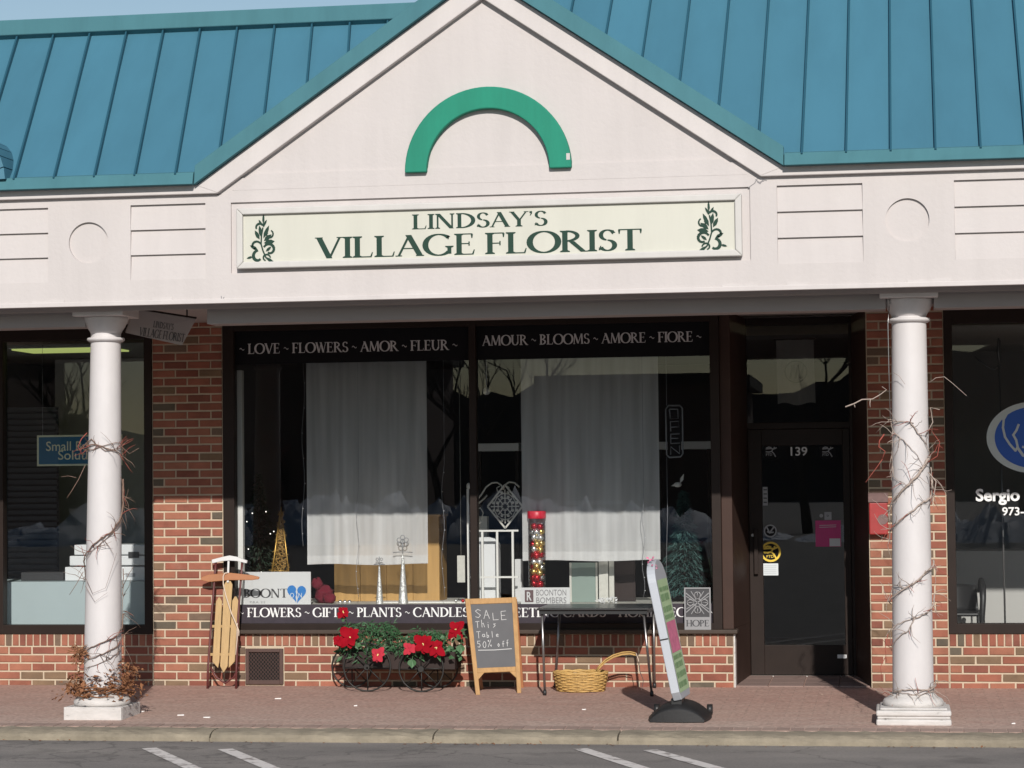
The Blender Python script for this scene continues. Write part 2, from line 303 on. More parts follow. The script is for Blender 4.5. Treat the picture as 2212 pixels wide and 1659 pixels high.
# ------------------------------------------------------------------ mesh building
class MB:
    def __init__(s): s.v = []; s.f = []; s.sm = []
    def add(s, vs, fs, smooth=False):
        n = len(s.v); s.v += [Vector(q) for q in vs]
        for f in fs: s.f.append([i+n for i in f]); s.sm.append(smooth)
        return s
    def box(s, x0, x1, y0, y1, z0, z1):
        return s.add([(x0,y0,z0),(x1,y0,z0),(x1,y1,z0),(x0,y1,z0),(x0,y0,z1),(x1,y0,z1),(x1,y1,z1),(x0,y1,z1)],
                     [(0,3,2,1),(4,5,6,7),(0,1,5,4),(1,2,6,5),(2,3,7,6),(3,0,4,7)])
    def hexa(s, a): return s.add(a, [(0,3,2,1),(4,5,6,7),(0,1,5,4),(1,2,6,5),(2,3,7,6),(3,0,4,7)])
    def bar(s, p, q, w, d, up=(0,0,1)):
        p, q = Vector(p), Vector(q); t = (q-p).normalized(); u = t.cross(Vector(up))
        if u.length < 1e-4: u = t.cross(Vector((1,0,0)))
        u.normalize(); n = u.cross(t).normalized(); u *= w/2; n *= d/2
        return s.hexa([p-u-n, p+u-n, p+u+n, p-u+n, q-u-n, q+u-n, q+u+n, q-u+n])
    def prism(s, poly, y0, y1):           # poly of (x,z), counter-clockwise seen from -y
        n = len(poly)
        return s.add([(x,y0,z) for x,z in poly]+[(x,y1,z) for x,z in poly],
                     [tuple(range(n)), tuple(range(2*n-1, n-1, -1))]+[((i+1)%n, i, i+n, (i+1)%n+n) for i in range(n)])
    def tube(s, pts, r, n=6, closed=False):
        pts = [Vector(p) for p in pts]; m = len(pts); rs = r if isinstance(r, (list, tuple)) else [r]*m
        base = len(s.v); ref = None
        for i, p in enumerate(pts):
            a = pts[max(i-1, 0)] if not closed else pts[i-1]; b = pts[min(i+1, m-1)] if not closed else pts[(i+1) % m]
            t = (b-a).normalized() if (b-a).length > 1e-9 else Vector((0,0,1))
            if ref is None: ref = Vector((0,0,1)) if abs(t.z) < .9 else Vector((1,0,0))
            u = (ref - t*ref.dot(t)).normalized(); ref = u; w_ = t.cross(u)
            for k in range(n):
                an = 2*math.pi*k/n; s.v.append(p+(u*math.cos(an)+w_*math.sin(an))*rs[i])
        for i in range(m if closed else m-1):
            j = (i+1) % m
            for k in range(n):
                s.f.append([base+i*n+k, base+i*n+(k+1)%n, base+j*n+(k+1)%n, base+j*n+k]); s.sm.append(True)
        if not closed:
            s.f.append([base+k for k in range(n-1,-1,-1)]); s.sm.append(False)
            s.f.append([base+(m-1)*n+k for k in range(n)]); s.sm.append(False)
        return s
    def lathe(s, prof, c, n=32, cap=True, a0=0):
        base = len(s.v); c = Vector(c)
        for r, z in prof:
            for k in range(n):
                an = 2*math.pi*k/n+a0; s.v.append(c+Vector((r*math.cos(an), r*math.sin(an), z)))
        for i in range(len(prof)-1):
            for k in range(n):
                s.f.append([base+i*n+k, base+i*n+(k+1)%n, base+(i+1)*n+(k+1)%n, base+(i+1)*n+k]); s.sm.append(True)
        if cap:
            s.f.append([base+k for k in range(n-1,-1,-1)]); s.sm.append(False)
            t = base+(len(prof)-1)*n; s.f.append([t+k for k in range(n)]); s.sm.append(False)
        return s
    def ball(s, c, r, n=10, m=6, sq=(1,1,1)):
        base = len(s.v); c = Vector(c)
        for i in range(m+1):
            ph = math.pi*i/m
            for k in range(n):
                an = 2*math.pi*k/n
                s.v.append(c+Vector((r*sq[0]*math.sin(ph)*math.cos(an), r*sq[1]*math.sin(ph)*math.sin(an), r*sq[2]*math.cos(ph))))
        for i in range(m):
            for k in range(n):
                s.f.append([base+i*n+k, base+(i+1)*n+k, base+(i+1)*n+(k+1)%n, base+i*n+(k+1)%n]); s.sm.append(True)
        return s
    def poly(s, pts): return s.add(pts, [tuple(range(len(pts)))])
    def disc(s, c, r, y, n=32, rz=None):       # facing -y
        rz = rz or r
        return s.add([(c[0]+r*math.cos(2*math.pi*k/n), y, c[1]+rz*math.sin(2*math.pi*k/n)) for k in range(n)], [tuple(range(n))])
    def ring(s, c, ro, ri, y, n=32, a0=0, a1=360, roz=None, riz=None):
        roz = roz or ro; riz = riz or ri
        for k in range(n):
            a, b = R(a0+(a1-a0)*k/n), R(a0+(a1-a0)*(k+1)/n)
            s.add([(c[0]+ri*math.cos(a), y, c[1]+riz*math.sin(a)), (c[0]+ro*math.cos(a), y, c[1]+roz*math.sin(a)),
                   (c[0]+ro*math.cos(b), y, c[1]+roz*math.sin(b)), (c[0]+ri*math.cos(b), y, c[1]+riz*math.sin(b))], [(0,1,2,3)])
        return s
    def leaf(s, p, d, nrm, L, Wd, curl=0.0):
        d = Vector(d).normalized(); nrm = Vector(nrm); sd_ = d.cross(nrm)
        if sd_.length < 1e-5: sd_ = d.cross(Vector((.3,.5,.8)))
        sd_.normalize(); n_ = sd_.cross(d); p = Vector(p)
        a = p+d*L*.45+sd_*Wd/2+n_*curl*L*.1; b = p+d*L*.45-sd_*Wd/2+n_*curl*L*.1; t = p+d*L-n_*curl*L*.25; mid = p+d*L*.5-n_*L*.04
        return s.add([p, a, t, b, mid], [(0,1,4),(1,2,4),(2,3,4),(3,0,4)])
    def mesh(s, name, off=Vector((0,0,0))):
        me = bpy.data.meshes.new(name); me.from_pydata([tuple(q-off) for q in s.v], [], s.f)
        for p_, f in zip(me.polygons, s.sm): p_.use_smooth = f
        me.update(); return me
    def build(s, name, mat, parent=None, bevel=0, seg=2, root=None):
        off = ROOT.get(parent.name, Vector((0,0,0))) if parent else Vector((0,0,0))
        loc = None
        if parent is None and s.v:                # single-mesh thing: origin at its base
            xs = [q.x for q in s.v]; ys = [q.y for q in s.v]; zs = [q.z for q in s.v]
            loc = Vector(((min(xs)+max(xs))/2, (min(ys)+max(ys))/2, min(zs))); off = loc
        me = s.mesh(name, off); o = bpy.data.objects.new(name, me); COL.objects.link(o)
        if loc: o.location = loc
        me.materials.append(MATS[mat])
        if parent: o.parent = parent
        ROOT[o.name] = off
        if bevel:
            b = o.modifiers.new('bevel', 'BEVEL'); b.width = bevel; b.segments = seg; b.limit_method = 'ANGLE'; b.angle_limit = R(40)
        return o
ROOT = {}
def thing(name, label, cat, loc, group=None):
    o = bpy.data.objects.new(name, None); COL.objects.link(o); o.location = loc; o.empty_display_size = .1
    ROOT[o.name] = Vector(loc); o['label'] = label; o['category'] = cat
    if group: o['group'] = group
    return o
def tag(o, label, cat, group=None, kind=None):
    o['label'] = label; o['category'] = cat
    if group: o['group'] = group
    if kind: o['kind'] = kind
    return o
def struct(o): o['kind'] = 'structure'; return o

# ------------------------------------------------------------------ lettering: a serif hand drawn from strokes
def _stem(x, w=.16, y0=0, y1=1, sb=1, st=1, ov=.065, sh=.045):
    e = [[(x-w/2,y0),(x+w/2,y0),(x+w/2,y1),(x-w/2,y1)]]
    if sb: e.append([(x-w/2-ov,y0),(x+w/2+ov,y0),(x+w/2+ov,y0+sh),(x+w/2,y0+sh*2),(x-w/2,y0+sh*2),(x-w/2-ov,y0+sh)])
    if st: e.append([(x-w/2-ov,y1-sh),(x-w/2,y1-sh*2),(x+w/2,y1-sh*2),(x+w/2+ov,y1-sh),(x+w/2+ov,y1),(x-w/2-ov,y1)])
    return e
def _dg(x0, y0, x1, y1, w): return [[(x0-w/2,y0),(x0+w/2,y0),(x1+w/2,y1),(x1-w/2,y1)] if y0 < y1 else [(x1-w/2,y1),(x1+w/2,y1),(x0+w/2,y0),(x0-w/2,y0)]]
def _sf(x, y, hw=.1, h=.045): return [[(x-hw,y),(x+hw,y),(x+hw,y+h),(x-hw,y+h)]]
def _arc(cx, cy, rx, ry, a0, a1, wt=.14, wn=.05, n=14):
    out = []
    for k in range(n):
        q = []
        for a in (R(a0+(a1-a0)*k/n), R(a0+(a1-a0)*(k+1)/n)):
            hw = (wn+(wt-wn)*abs(math.cos(a))**1.3)/2; c, s_ = math.cos(a), math.sin(a)
            q.append(((cx+(rx-hw)*c, cy+(ry-hw)*s_), (cx+(rx+hw)*c, cy+(ry+hw)*s_)))
        pl = [q[0][0], q[0][1], q[1][1], q[1][0]]
        out.append(pl if a1 > a0 else pl[::-1])
    return out
def _bar(x0, x1, y, h=.05): return [[(x0,y),(x1,y),(x1,y+h),(x0,y+h)]]
def _tick(x, y, up): 
    return [[(x-.035,y),(x+.02,y),(x+.05,y+.2),(x+.02,y+.2)]] if up > 0 else [[(x-.03,y-.18),(x,y-.18),(x+.02,y),(x-.05,y)]]
GL = {
 'I': (_stem(.15), .30), 'L': (_stem(.15)+_bar(.15,.58,0)+_tick(.57,.04,1), .66),
 'N': (_stem(.13,.075,0,1)+_dg(.14,1,.72,0,.18)+_stem(.74,.075,0,1,0,1), .90),
 'D': (_stem(.15)+_arc(.2,.5,.53,.475,-90,90,.18,.06), .84),
 'S': (_arc(.30,.745,.19,.23,20,262,.13,.06)+_arc(.30,.265,.21,.24,90,-160,.15,.06)+_tick(.47,.96,-1)+_tick(.07,.05,1), .60),
 'A': (_dg(.08,.02,.40,1,.075)+_dg(.37,1,.72,.02,.18)+_bar(.2,.58,.34)+_sf(.08,0,.1)+_sf(.72,0,.12), .82),
 'Y': (_dg(.09,1,.39,.42,.16)+_dg(.69,1,.41,.42,.075)+_stem(.39,.16,0,.46,1,0)+_sf(.09,.955,.11)+_sf(.69,.955,.1), .78),
 'V': (_dg(.1,1,.42,0,.18)+_dg(.74,1,.43,.02,.075)+_sf(.1,.955,.12)+_sf(.74,.955,.1), .82),
 'G': (_arc(.46,.5,.40,.49,42,318,.18,.06,22)+_stem(.78,.12,.07,.44,0,1)+_tick(.76,.93,-1), .92),
 'E': (_stem(.15)+_bar(.15,.58,0)+_bar(.15,.55,.95)+_bar(.15,.46,.5)+_tick(.57,.04,1)+_tick(.55,.96,-1)+[[(.43,.42),(.47,.42),(.47,.62),(.43,.62)]], .66),
 'F': (_stem(.15)+_bar(.15,.57,.95)+_bar(.15,.46,.48)+_tick(.57,.96,-1)+[[(.43,.4),(.47,.4),(.47,.6),(.43,.6)]], .62),
 'O': (_arc(.47,.5,.42,.49,0,360,.19,.06,28), .94),
 'R': (_stem(.15)+_arc(.18,.745,.34,.23,-90,90,.13,.07)+_dg(.34,.5,.70,.0,.17)+_sf(.74,0,.09), .80),
 'T': (_stem(.36,.16,0,1,1,0)+_bar(.02,.70,.95)+_tick(.06,.96,-1)+_tick(.69,.96,-1), .72),
 'W': (_dg(.09,1,.33,0,.16)+_dg(.33,.0,.54,.97,.07)+_dg(.5,1,.74,0,.16)+_dg(.74,0,.96,1,.05)+_sf(.09,.955,.1)+_sf(.5,.955,.1)+_sf(.96,.955,.09), 1.04),
 'M': (_dg(.1,0,.17,1,.075)+_dg(.17,1,.48,.05,.16)+_dg(.48,.05,.79,1,.07)+_dg(.86,0,.81,1,.16)+_sf(.1,0,.1)+_sf(.86,0,.12), 1.0),
 'U': (_stem(.15,.16,.3,1,0,1)+_arc(.42,.31,.24,.29,180,360,.15,.06)+_stem(.68,.075,.3,1,0,1), .84),
 'B': (_stem(.15)+_arc(.18,.75,.31,.225,-90,90,.15,.06)+_arc(.18,.265,.36,.24,-90,90,.16,.055), .68),
 'P': (_stem(.15)+_arc(.18,.73,.34,.245,-90,90,.16,.055), .62),
 'C': (_arc(.46,.5,.40,.49,45,315,.18,.06,22)+_tick(.76,.93,-1)+_tick(.72,.06,1), .84),
 'H': (_stem(.15)+_stem(.68)+_bar(.15,.68,.48), .84),
 "'": ([[(.06,.7),(.09,.7),(.16,.86),(.16,1),(.05,1),(.05,.88),(.1,.86)]], .22),
 '~': (sum([[[(.08+.44*k/8,.46+.09*math.sin(k/8*6.3)-.03),(.08+.44*(k+1)/8,.46+.09*math.sin((k+1)/8*6.3)-.03),(.08+.44*(k+1)/8,.46+.09*math.sin((k+1)/8*6.3)+.045),(.08+.44*k/8,.46+.09*math.sin(k/8*6.3)+.045)]] for k in range(8)], []), .60),
 ' ': ([], .26), '.': ([[(.05,0),(.17,0),(.17,.12),(.05,.12)]], .24),
}
def serif_width(t): return sum(GL[c][1] for c in t)
def serif(mb, t, o, right, up, width, height):
    """write t from point o, spread over width, cap height height; right and up are unit vectors"""
    o, right, up = Vector(o), Vector(right), Vector(up); out = right.cross(up); k = width/serif_width(t); x = 0; n = 0
    for c in t:
        for e in GL[c][0]:
            n += 1
            mb.poly([o+right*((x+p_[0])*k)+up*(p_[1]*height)+out*(.0012+.00012*(n % 12)) for p_ in e])
        x += GL[c][1]
    return mb
def serif_words(t, o, right, up, width, height, name, mat, parent):
    """one object for each word or flourish of the line"""
    o, right = Vector(o), Vector(right); k = width/serif_width(t); x = 0
    for w_ in t.split(' '):
        if w_: serif(MB(), w_, o+right*(x*k), right, up, serif_width(w_)*k, height).build(name if w_ != '~' else 'flourish', mat, parent)
        x += serif_width(w_+' ')
def sans(mb, t, o, right, up, width=None, height=.1, bold=0.0, out_off=.0015):
    cu = bpy.data.curves.new('t', 'FONT'); cu.body = t; cu.size = 1; cu.offset = bold; cu.resolution_u = 3
    ob = bpy.data.objects.new('t', cu); COL.objects.link(ob)
    me = bpy.data.meshes.new_from_object(ob.evaluated_get(bpy.context.evaluated_depsgraph_get()))
    vs = [v.co.copy() for v in me.vertices]; fs = [tuple(p_.vertices) for p_ in me.polygons]
    bpy.data.objects.remove(ob); bpy.data.curves.remove(cu); bpy.data.meshes.remove(me)
    x0 = min(v.x for v in vs); x1 = max(v.x for v in vs); y0 = 0; y1 = .69
    k = (width/(x1-x0)) if width else height/(y1-y0); kz = height/(y1-y0)
    o, right, up = Vector(o), Vector(right), Vector(up); out = right.cross(up)
    mb.add([o+right*((v.x-x0)*k)+up*(v.y*kz)+out*out_off for v in vs], fs); return mb
XR, ZU = Vector((1,0,0)), Vector((0,0,1))
def stroke(mb, pts, w, out=Vector((0,-1,0)), off=.0015):
    pts = [Vector(p_) for p_ in pts]
    for i in range(len(pts)-1):
        a, b = pts[i], pts[i+1]; t = (b-a)
        if t.length < 1e-6: continue
        t.normalize(); s_ = t.cross(out).normalized()*w/2; o_ = out*(off+.00015*(i % 5)); e = t*w*.3
        mb.poly([a-e-s_+o_, a-e+s_+o_, b+e+s_+o_, b+e-s_+o_])
    return mb
# ================================================================== the setting
YF, YC = -2.75, -2.32                # fascia face, column line
Z_FB, Z_EAVE = 3.055, 3.905          # fascia underside, eave line
mb = MB(); mb.add([(-300,-400,LOT_Z),(300,-400,LOT_Z),(300,-3.21,LOT_Z),(-300,-3.21,LOT_Z)], [(0,1,2,3)])
lot = struct(mb.build('parking_lot', 'asphalt'))
lot.location = (0,0,0)
for v in lot.data.vertices: v.co += ROOT[lot.name]
ROOT[lot.name] = Vector((0,0,0))
mb = MB(); mb.hexa([(-14,-2.96,-.4),(14,-2.96,-.4),(14,1.0,-.4),(-14,1.0,-.4),(-14,-2.96,gz(-2.96)),(14,-2.96,gz(-2.96)),(14,1.0,gz(1.0)),(-14,1.0,gz(1.0))])
pav = mb.build('sidewalk', 'pavement'); struct(pav)
for v in pav.data.vertices: v.co += ROOT[pav.name]
pav.location = (0,0,0); ROOT[pav.name] = Vector((0,0,0))
# edge course of pavers on end along the kerb
pm = MB(); pm.hexa([(-.0465,-.09,-.03),(.0465,-.09,-.03),(.0465,.09,-.03),(-.0465,.09,-.03),(-.0445,-.088,.0),(.0445,-.088,.0),(.0445,.088,.0),(-.0445,.088,.0)])
pme = pm.mesh('paver'); pme.materials.append(MATS['paver'])
for i in range(100):
    o = bpy.data.objects.new('paver', pme); COL.objects.link(o); o.parent = pav
    o.location = (-8.2+i*.099, -2.865, gz(-2.865)+.0035+random.uniform(-.0008,.0012)); o.rotation_euler = (SLOPE, 0, random.uniform(-.012,.012))
# kerb stones: rounded nose, real joints
kb = bpy.data.objects.new('kerb', None); COL.objects.link(kb); kb['kind'] = 'structure'; ROOT[kb.name] = Vector((0,0,0))
kj = [-9.8, -7.6] + [G(x, 1595).x*.99 for x in (405,)] + [-3.2, G(1325,1590).x*.99, 1.0, 3.2, 5.5]
kt, kbz = gz(-3.0), LOT_Z-.1
prof = [(-2.962,kbz),(-2.962,kt+.002),(-3.06,kt-.001),(-3.12,kt-.004),(-3.16,kt-.012),(-3.19,kt-.026),(-3.205,kt-.045),(-3.212,kbz)]
for i in range(len(kj)-1):
    x0, x1 = kj[i]+.006, kj[i+1]-.006; n = max(3, int((x1-x0)/.06)); mb = MB(); vs = []
    for k in range(n+1):
        x = x0+(x1-x0)*k/n
        for (y, z) in prof:
            j = .004 if k not in (0, n) else .002
            vs.append((x, y+random.uniform(-j,j), z+(random.uniform(-j,j) if z > kbz else 0)))
    m = len(prof); fs = []
    for k in range(n):
        for q in range(m-1): fs.append((k*m+q, k*m+q+1, (k+1)*m+q+1, (k+1)*m+q))
    fs += [tuple(range(m-1,-1,-1)), tuple(range(n*m, n*m+m))]
    mb.add(vs, fs); mb.build('kerb_stone', 'kerb_stone', kb)
mb = MB(); mb.box(-9.8,5.5,-3.19,-2.965,kbz-.05,kt-.05); mb.build('kerb_bedding', 'kerb_stone', kb)
# parking lines: corners read on the photograph, laid on the lot
def lotpt(x, y): return onplane(x, y, (0,0,LOT_Z), (0,0,1))
for a, b, wd in (((322,1617),(420,1662),.105), ((486,1619),(590,1662),.105), ((1253,1618),(1390,1662),.105), ((1404,1621),(1560,1664),.105)):
    p, q = lotpt(*a), lotpt(*b); t = (q-p); t.normalize(); q = p+t*5.2; s_ = Vector((t.y,-t.x,0))*wd/2; mb = MB()
    n = 40
    for k in range(n):
        a0, a1 = p+(q-p)*(k/n), p+(q-p)*((k+1)/n)
        mb.add([a0-s_+Vector((0,0,.004)), a0+s_+Vector((0,0,.004)), a1+s_+Vector((0,0,.004)), a1-s_+Vector((0,0,.004))], [(0,1,2,3)])
    mb.build('parking_line', 'line_paint', lot)

# ================================================================== arcade front: fascia, pediment, roof
bld = thing('shopping_arcade', 'cream stucco arcade front with pediment and teal metal roof over the shops', 'building', (-2.6, YF, 0))
def X(x, y, Y=YF): return P(x, y, Y).x
def Z(x, y, Y=YF): return P(x, y, Y).z
XL, XRT = -11.5, 6.5
pan_t = (Z(363,441)+Z(1770,398))/2; pan_b = (Z(363,604)+Z(1770,567))/2
sx0, sx1 = X(499,512), X(1621,490)
sz1 = (Z(499,437)+Z(1620,404))/2; sz0 = (Z(510,592)+Z(1620,560))/2
panels = [(X(282,520),X(444,520)), (X(1679,480),X(1864,480)), (X(2062,470),X(2260,470)), (X(-70,525),X(104,525)), (-8.75,-7.95), (2.3,3.1)]
circ = [(P(191,523,YF), .155), (P(1960,476,YF), .158), (Vector((-8.35+.9,YF,0)), .155)]
cz = (circ[0][0].z+circ[1][0].z)/2
holes = [(a,b,pan_b,pan_t,'panel') for a,b in panels]+[(sx0,sx1,sz0,sz1,'sign')]
for c, r in circ[:2]: holes.append((c.x-.2,c.x+.2,cz-.2,cz+.2,'circle'))
xs = sorted({XL,XRT}|{h[0] for h in holes}|{h[1] for h in holes}); zs = sorted({Z_FB,Z_EAVE+.06}|{h[2] for h in holes}|{h[3] for h in holes})
mb = MB(); pan_mb = MB()
for i in range(len(xs)-1):
    for j in range(len(zs)-1):
        cx, cz_ = (xs[i]+xs[i+1])/2, (zs[j]+zs[j+1])/2
        if not any(h[0] < cx < h[1] and h[2] < cz_ < h[3] for h in holes):
            mb.add([(xs[i],YF,zs[j]),(xs[i+1],YF,zs[j]),(xs[i+1],YF,zs[j+1]),(xs[i],YF,zs[j+1])], [(0,1,2,3)])
def reveal(m_, x0, x1, z0, z1, d):
    y = YF
    m_.add([(x0,y,z0),(x0,y+d,z0),(x0,y+d,z1),(x0,y,z1)], [(0,1,2,3)]); m_.add([(x1,y,z0),(x1,y,z1),(x1,y+d,z1),(x1,y+d,z0)], [(0,1,2,3)])
    m_.add([(x0,y,z1),(x0,y+d,z1),(x1,y+d,z1),(x1,y,z1)], [(0,1,2,3)]); m_.add([(x0,y,z0),(x1,y,z0),(x1,y+d,z0),(x0,y+d,z0)], [(0,1,2,3)])
for h in holes:
    if h[4] == 'sign':
        reveal(mb, h[0],h[1],h[2],h[3],.02); mb.add([(h[0],YF+.02,h[2]),(h[1],YF+.02,h[2]),(h[1],YF+.02,h[3]),(h[0],YF+.02,h[3])], [(0,1,2,3)])
    elif h[4] == 'panel': reveal(mb, h[0],h[1],h[2],h[3],.03)
    else:
        cx, cz_ = (h[0]+h[1])/2, (h[2]+h[3])/2; rr = .153; n = 48
        for k in range(n):
            a, b = 2*math.pi*k/n, 2*math.pi*(k+1)/n
            def sq(t):
                c, s_ = math.cos(t), math.sin(t); q = .2/max(abs(c),abs(s_)); return (cx+c*q, YF, cz_+s_*q)
            mb.add([(cx+rr*math.cos(a),YF,cz_+rr*math.sin(a)), sq(a), sq(b), (cx+rr*math.cos(b),YF,cz_+rr*math.sin(b))], [(0,1,2,3)])
            mb.add([(cx+rr*math.cos(a),YF,cz_+rr*math.sin(a)), (cx+rr*math.cos(b),YF,cz_+rr*math.sin(b)), (cx+rr*math.cos(b),YF+.022,cz_+rr*math.sin(b)), (cx+rr*math.cos(a),YF+.022,cz_+rr*math.sin(a))], [(0,1,2,3)])
        mb.disc((cx,cz_), rr, YF+.022, 48)
# underside, back
mb.add([(XL,YF,Z_FB),(XRT,YF,Z_FB),(XRT,YF+.2,Z_FB),(XL,YF+.2,Z_FB)], [(3,2,1,0)])
mb.add([(XL,YF+.2,Z_FB),(XRT,YF+.2,Z_FB),(XRT,YF+.2,4.2),(XL,YF+.2,4.2)], [(3,2,1,0)])
mb.build('fascia', 'stucco', bld)
for h in holes:
    if h[4] == 'panel':
        for k in range(3):
            z1 = h[3]-(h[3]-h[2])*k/3; z0 = h[3]-(h[3]-h[2])*(k+1)/3; b_ = MB()
            b_.hexa([(h[0]+.001,YF+.002,z0),(h[1]-.001,YF+.002,z0),(h[1]-.001,YF+.04,z0),(h[0]+.001,YF+.04,z0),
                     (h[0]+.001,YF+.023,z1-.001),(h[1]-.001,YF+.023,z1-.001),(h[1]-.001,YF+.04,z1-.001),(h[0]+.001,YF+.04,z1-.001)])
            b_.build('frieze_board', 'stucco', bld)
# drip edge along the foot of the fascia and a peeling lower lip
mb = MB(); mb.box(XL,XRT,YF-.012,YF+.0,Z_FB-.012,Z_FB+.022); mb.build('drip_edge', 'trim_white', bld, .004)
rnd = random.Random(41)
for xv, yv, n in ((70,655,5),(330,648,3),(880,637,6),(1560,624,5),(1700,622,3),(1960,612,6)):
    p = P(xv, yv, YF); pts = []; L_ = .05*n
    for k in range(n+1): pts.append((p.x+L_*k/n, Z_FB+.03+rnd.uniform(0,.018)))
    poly = [(p.x,Z_FB+.022),(p.x+L_,Z_FB+.022)]+pts[::-1]; mb = MB(); mb.prism(poly, YF-.006, YF-.0008); mb.build('peeling_paint', 'trim_white', bld)
for L_ in ([(1617,405),(1630,396),(1636,386)], [(1632,388),(1640,394),(1650,391)], [(1636,393),(1642,397),(1648,388),(1656,390)], [(478,640),(479,650),(484,642)], [(468,413),(470,421),(478,419)], [(385,412),(392,418)]):
    mb = MB(); stroke(mb, [P(x, y, YF) for x, y in L_], .006, off=.0012); mb.build('stucco_crack', 'ink_soft', bld)
# pediment
apx = P(1041,-52,YF); gl_o, gr_o = P(427,400,YF), P(1694,364,YF); gl_i, gr_i = P(473,414,YF), P(1643,377,YF)
zfoot = Z_EAVE-.02
gl_o = Vector((gl_o.x,YF,zfoot+.03)); gr_o = Vector((gr_o.x,YF,zfoot+.03)); gl_i = Vector((gl_i.x,YF,zfoot-.03)); gr_i = Vector((gr_i.x,YF,zfoot-.03))
apx_i = P(1043,-2,YF)
mb = MB(); mb.prism([(gl_o.x+.03,zfoot+.05),(gr_o.x-.03,zfoot+.05),(apx.x,apx.z-.04)], YF+.012, YF+.1); mb.build('pediment_wall', 'stucco', bld)
mb = MB(); mb.prism([(gl_i.x+.1,Z_EAVE-.03),(gr_i.x-.1,Z_EAVE-.03),(gr_i.x-.28,Z_EAVE+.087),(gl_i.x+.28,Z_EAVE+.087)], YF-.0015, YF+.01); mb.build('pediment_band', 'stucco', bld)
for a, b, c, d in ((gl_o, apx, apx_i, gl_i), (apx, gr_o, gr_i, apx_i)):
    mb = MB(); mb.prism([(q.x,q.z) for q in (d,c,b,a)], YF-.045, YF+.1); mb.build('rake_board', 'trim_white', bld, .006)
# white cornice moulding outside the gable, below the eave
for x0, x1 in ((XL, gl_i.x), (gr_i.x, XRT)):
    mb = MB(); mb.prism([(x0,zfoot-.032),(x1,zfoot-.032),(x1,zfoot+.036),(x0,zfoot+.036)], YF-.042, YF); mb.build('cornice', 'trim_white', bld, .006)
# green arch of the pediment
ac = P(1057,372,YF); rx_o = (X(1236,362)-X(877,375))/2; rx_i = (X(1188,364)-X(923,374))/2; ac.x = (X(1236,362)+X(877,375))/2
az0 = (Z(900,375)+Z(1210,363))/2; ro_z = Z(1055,189)-az0; ri_z = Z(1055,236)-az0
def arch(mb, c, z0, rox, roz, rix, riz, y0, y1, n=36):
    for k in range(n):
        a, b = math.pi*k/n, math.pi*(k+1)/n
        ob = [(c+rx*math.cos(t), z0+rz*math.sin(t)) for t in (a,b) for rx,rz in ((rix,riz),(rox,roz))]
        (i0,o0,i1,o1) = ob; v = [(x,y,z) for y in (y0,y1) for x,z in (i0,o0,o1,i1)]
        f = [(0,1,2,3),(1,5,6,2),(0,3,7,4)]+([(0,4,5,1)] if k == 0 else [])+([(3,2,6,7)] if k == n-1 else [])
        mb.add(v, f)
    return mb
arch(MB(), ac.x, az0, rx_o, ro_z, rx_i, ri_z, YF-.05, YF+.012).build('green_arch', 'arch_green', bld, .008)
mb = MB(); mb.box(X(1229,345)-.012, X(1229,345)+.014, YF-.052, YF-.03, Z(1229,347), Z(1229,333)); mb.build('chipped_patch', 'stucco', bld)
# roof
AL = R(41); E0 = Vector((0,-2.85,3.955)); ZR, YR = 5.455, -1.115
rn = Vector((0,-math.sin(AL),math.cos(AL)))
def RF(x, y): return onplane(x, y, E0, rn)
def roofpt(Xv, t): 
    zz = E0.z+(ZR-E0.z)*t; return Vector((Xv, E0.y+(zz-E0.z)/math.tan(AL), zz))
def tpar(p): return (p.z-E0.z)/(ZR-E0.z)
def seam_line(bot, top):        # returns X at eave and X at ridge for a seam read on the photograph
    a, b = RF(*bot), RF(*top); ta, tb = tpar(a), tpar(b); k = (b.x-a.x)/(tb-ta); return a.x-k*ta, a.x+k*(1-ta)
L0, L4 = seam_line((32,393),(131,36)), seam_line((379.5,386),(442.7,23))
R0, R4 = seam_line((1732,343),(1747.8,0)), seam_line((2118.6,329),(2099.5,0))
left = [tuple(L0[k]+(L4[k]-L0[k])*i/4 for k in (0,1)) for i in range(-7,14)]
right = [tuple(R0[k]+(R4[k]-R0[k])*i/4 for k in (0,1)) for i in range(-10,13)]
mid = (apx.x, apx.x)
seq = [s_ for s_ in left if s_[0] < apx.x-.1]+[s_ for s_ in right if s_[0] > apx.x+.05]
rt = thing('metal_roof', 'teal standing seam metal roof sloping up behind the cream pediment', 'roof', (-2.6, -2.85, 3.95))
def gstart(x):        # where the slope starts: at the eave, or behind the pediment
    if not gl_o.x < x < gr_o.x: return 0.0
    zr = min(gl_o.z+(apx.z-gl_o.z)*(x-gl_o.x)/(apx.x-gl_o.x), gr_o.z+(apx.z-gr_o.z)*(gr_o.x-x)/(gr_o.x-apx.x))
    return max(.07, min(.20, (zr-.06-E0.z)/(ZR-E0.z)))
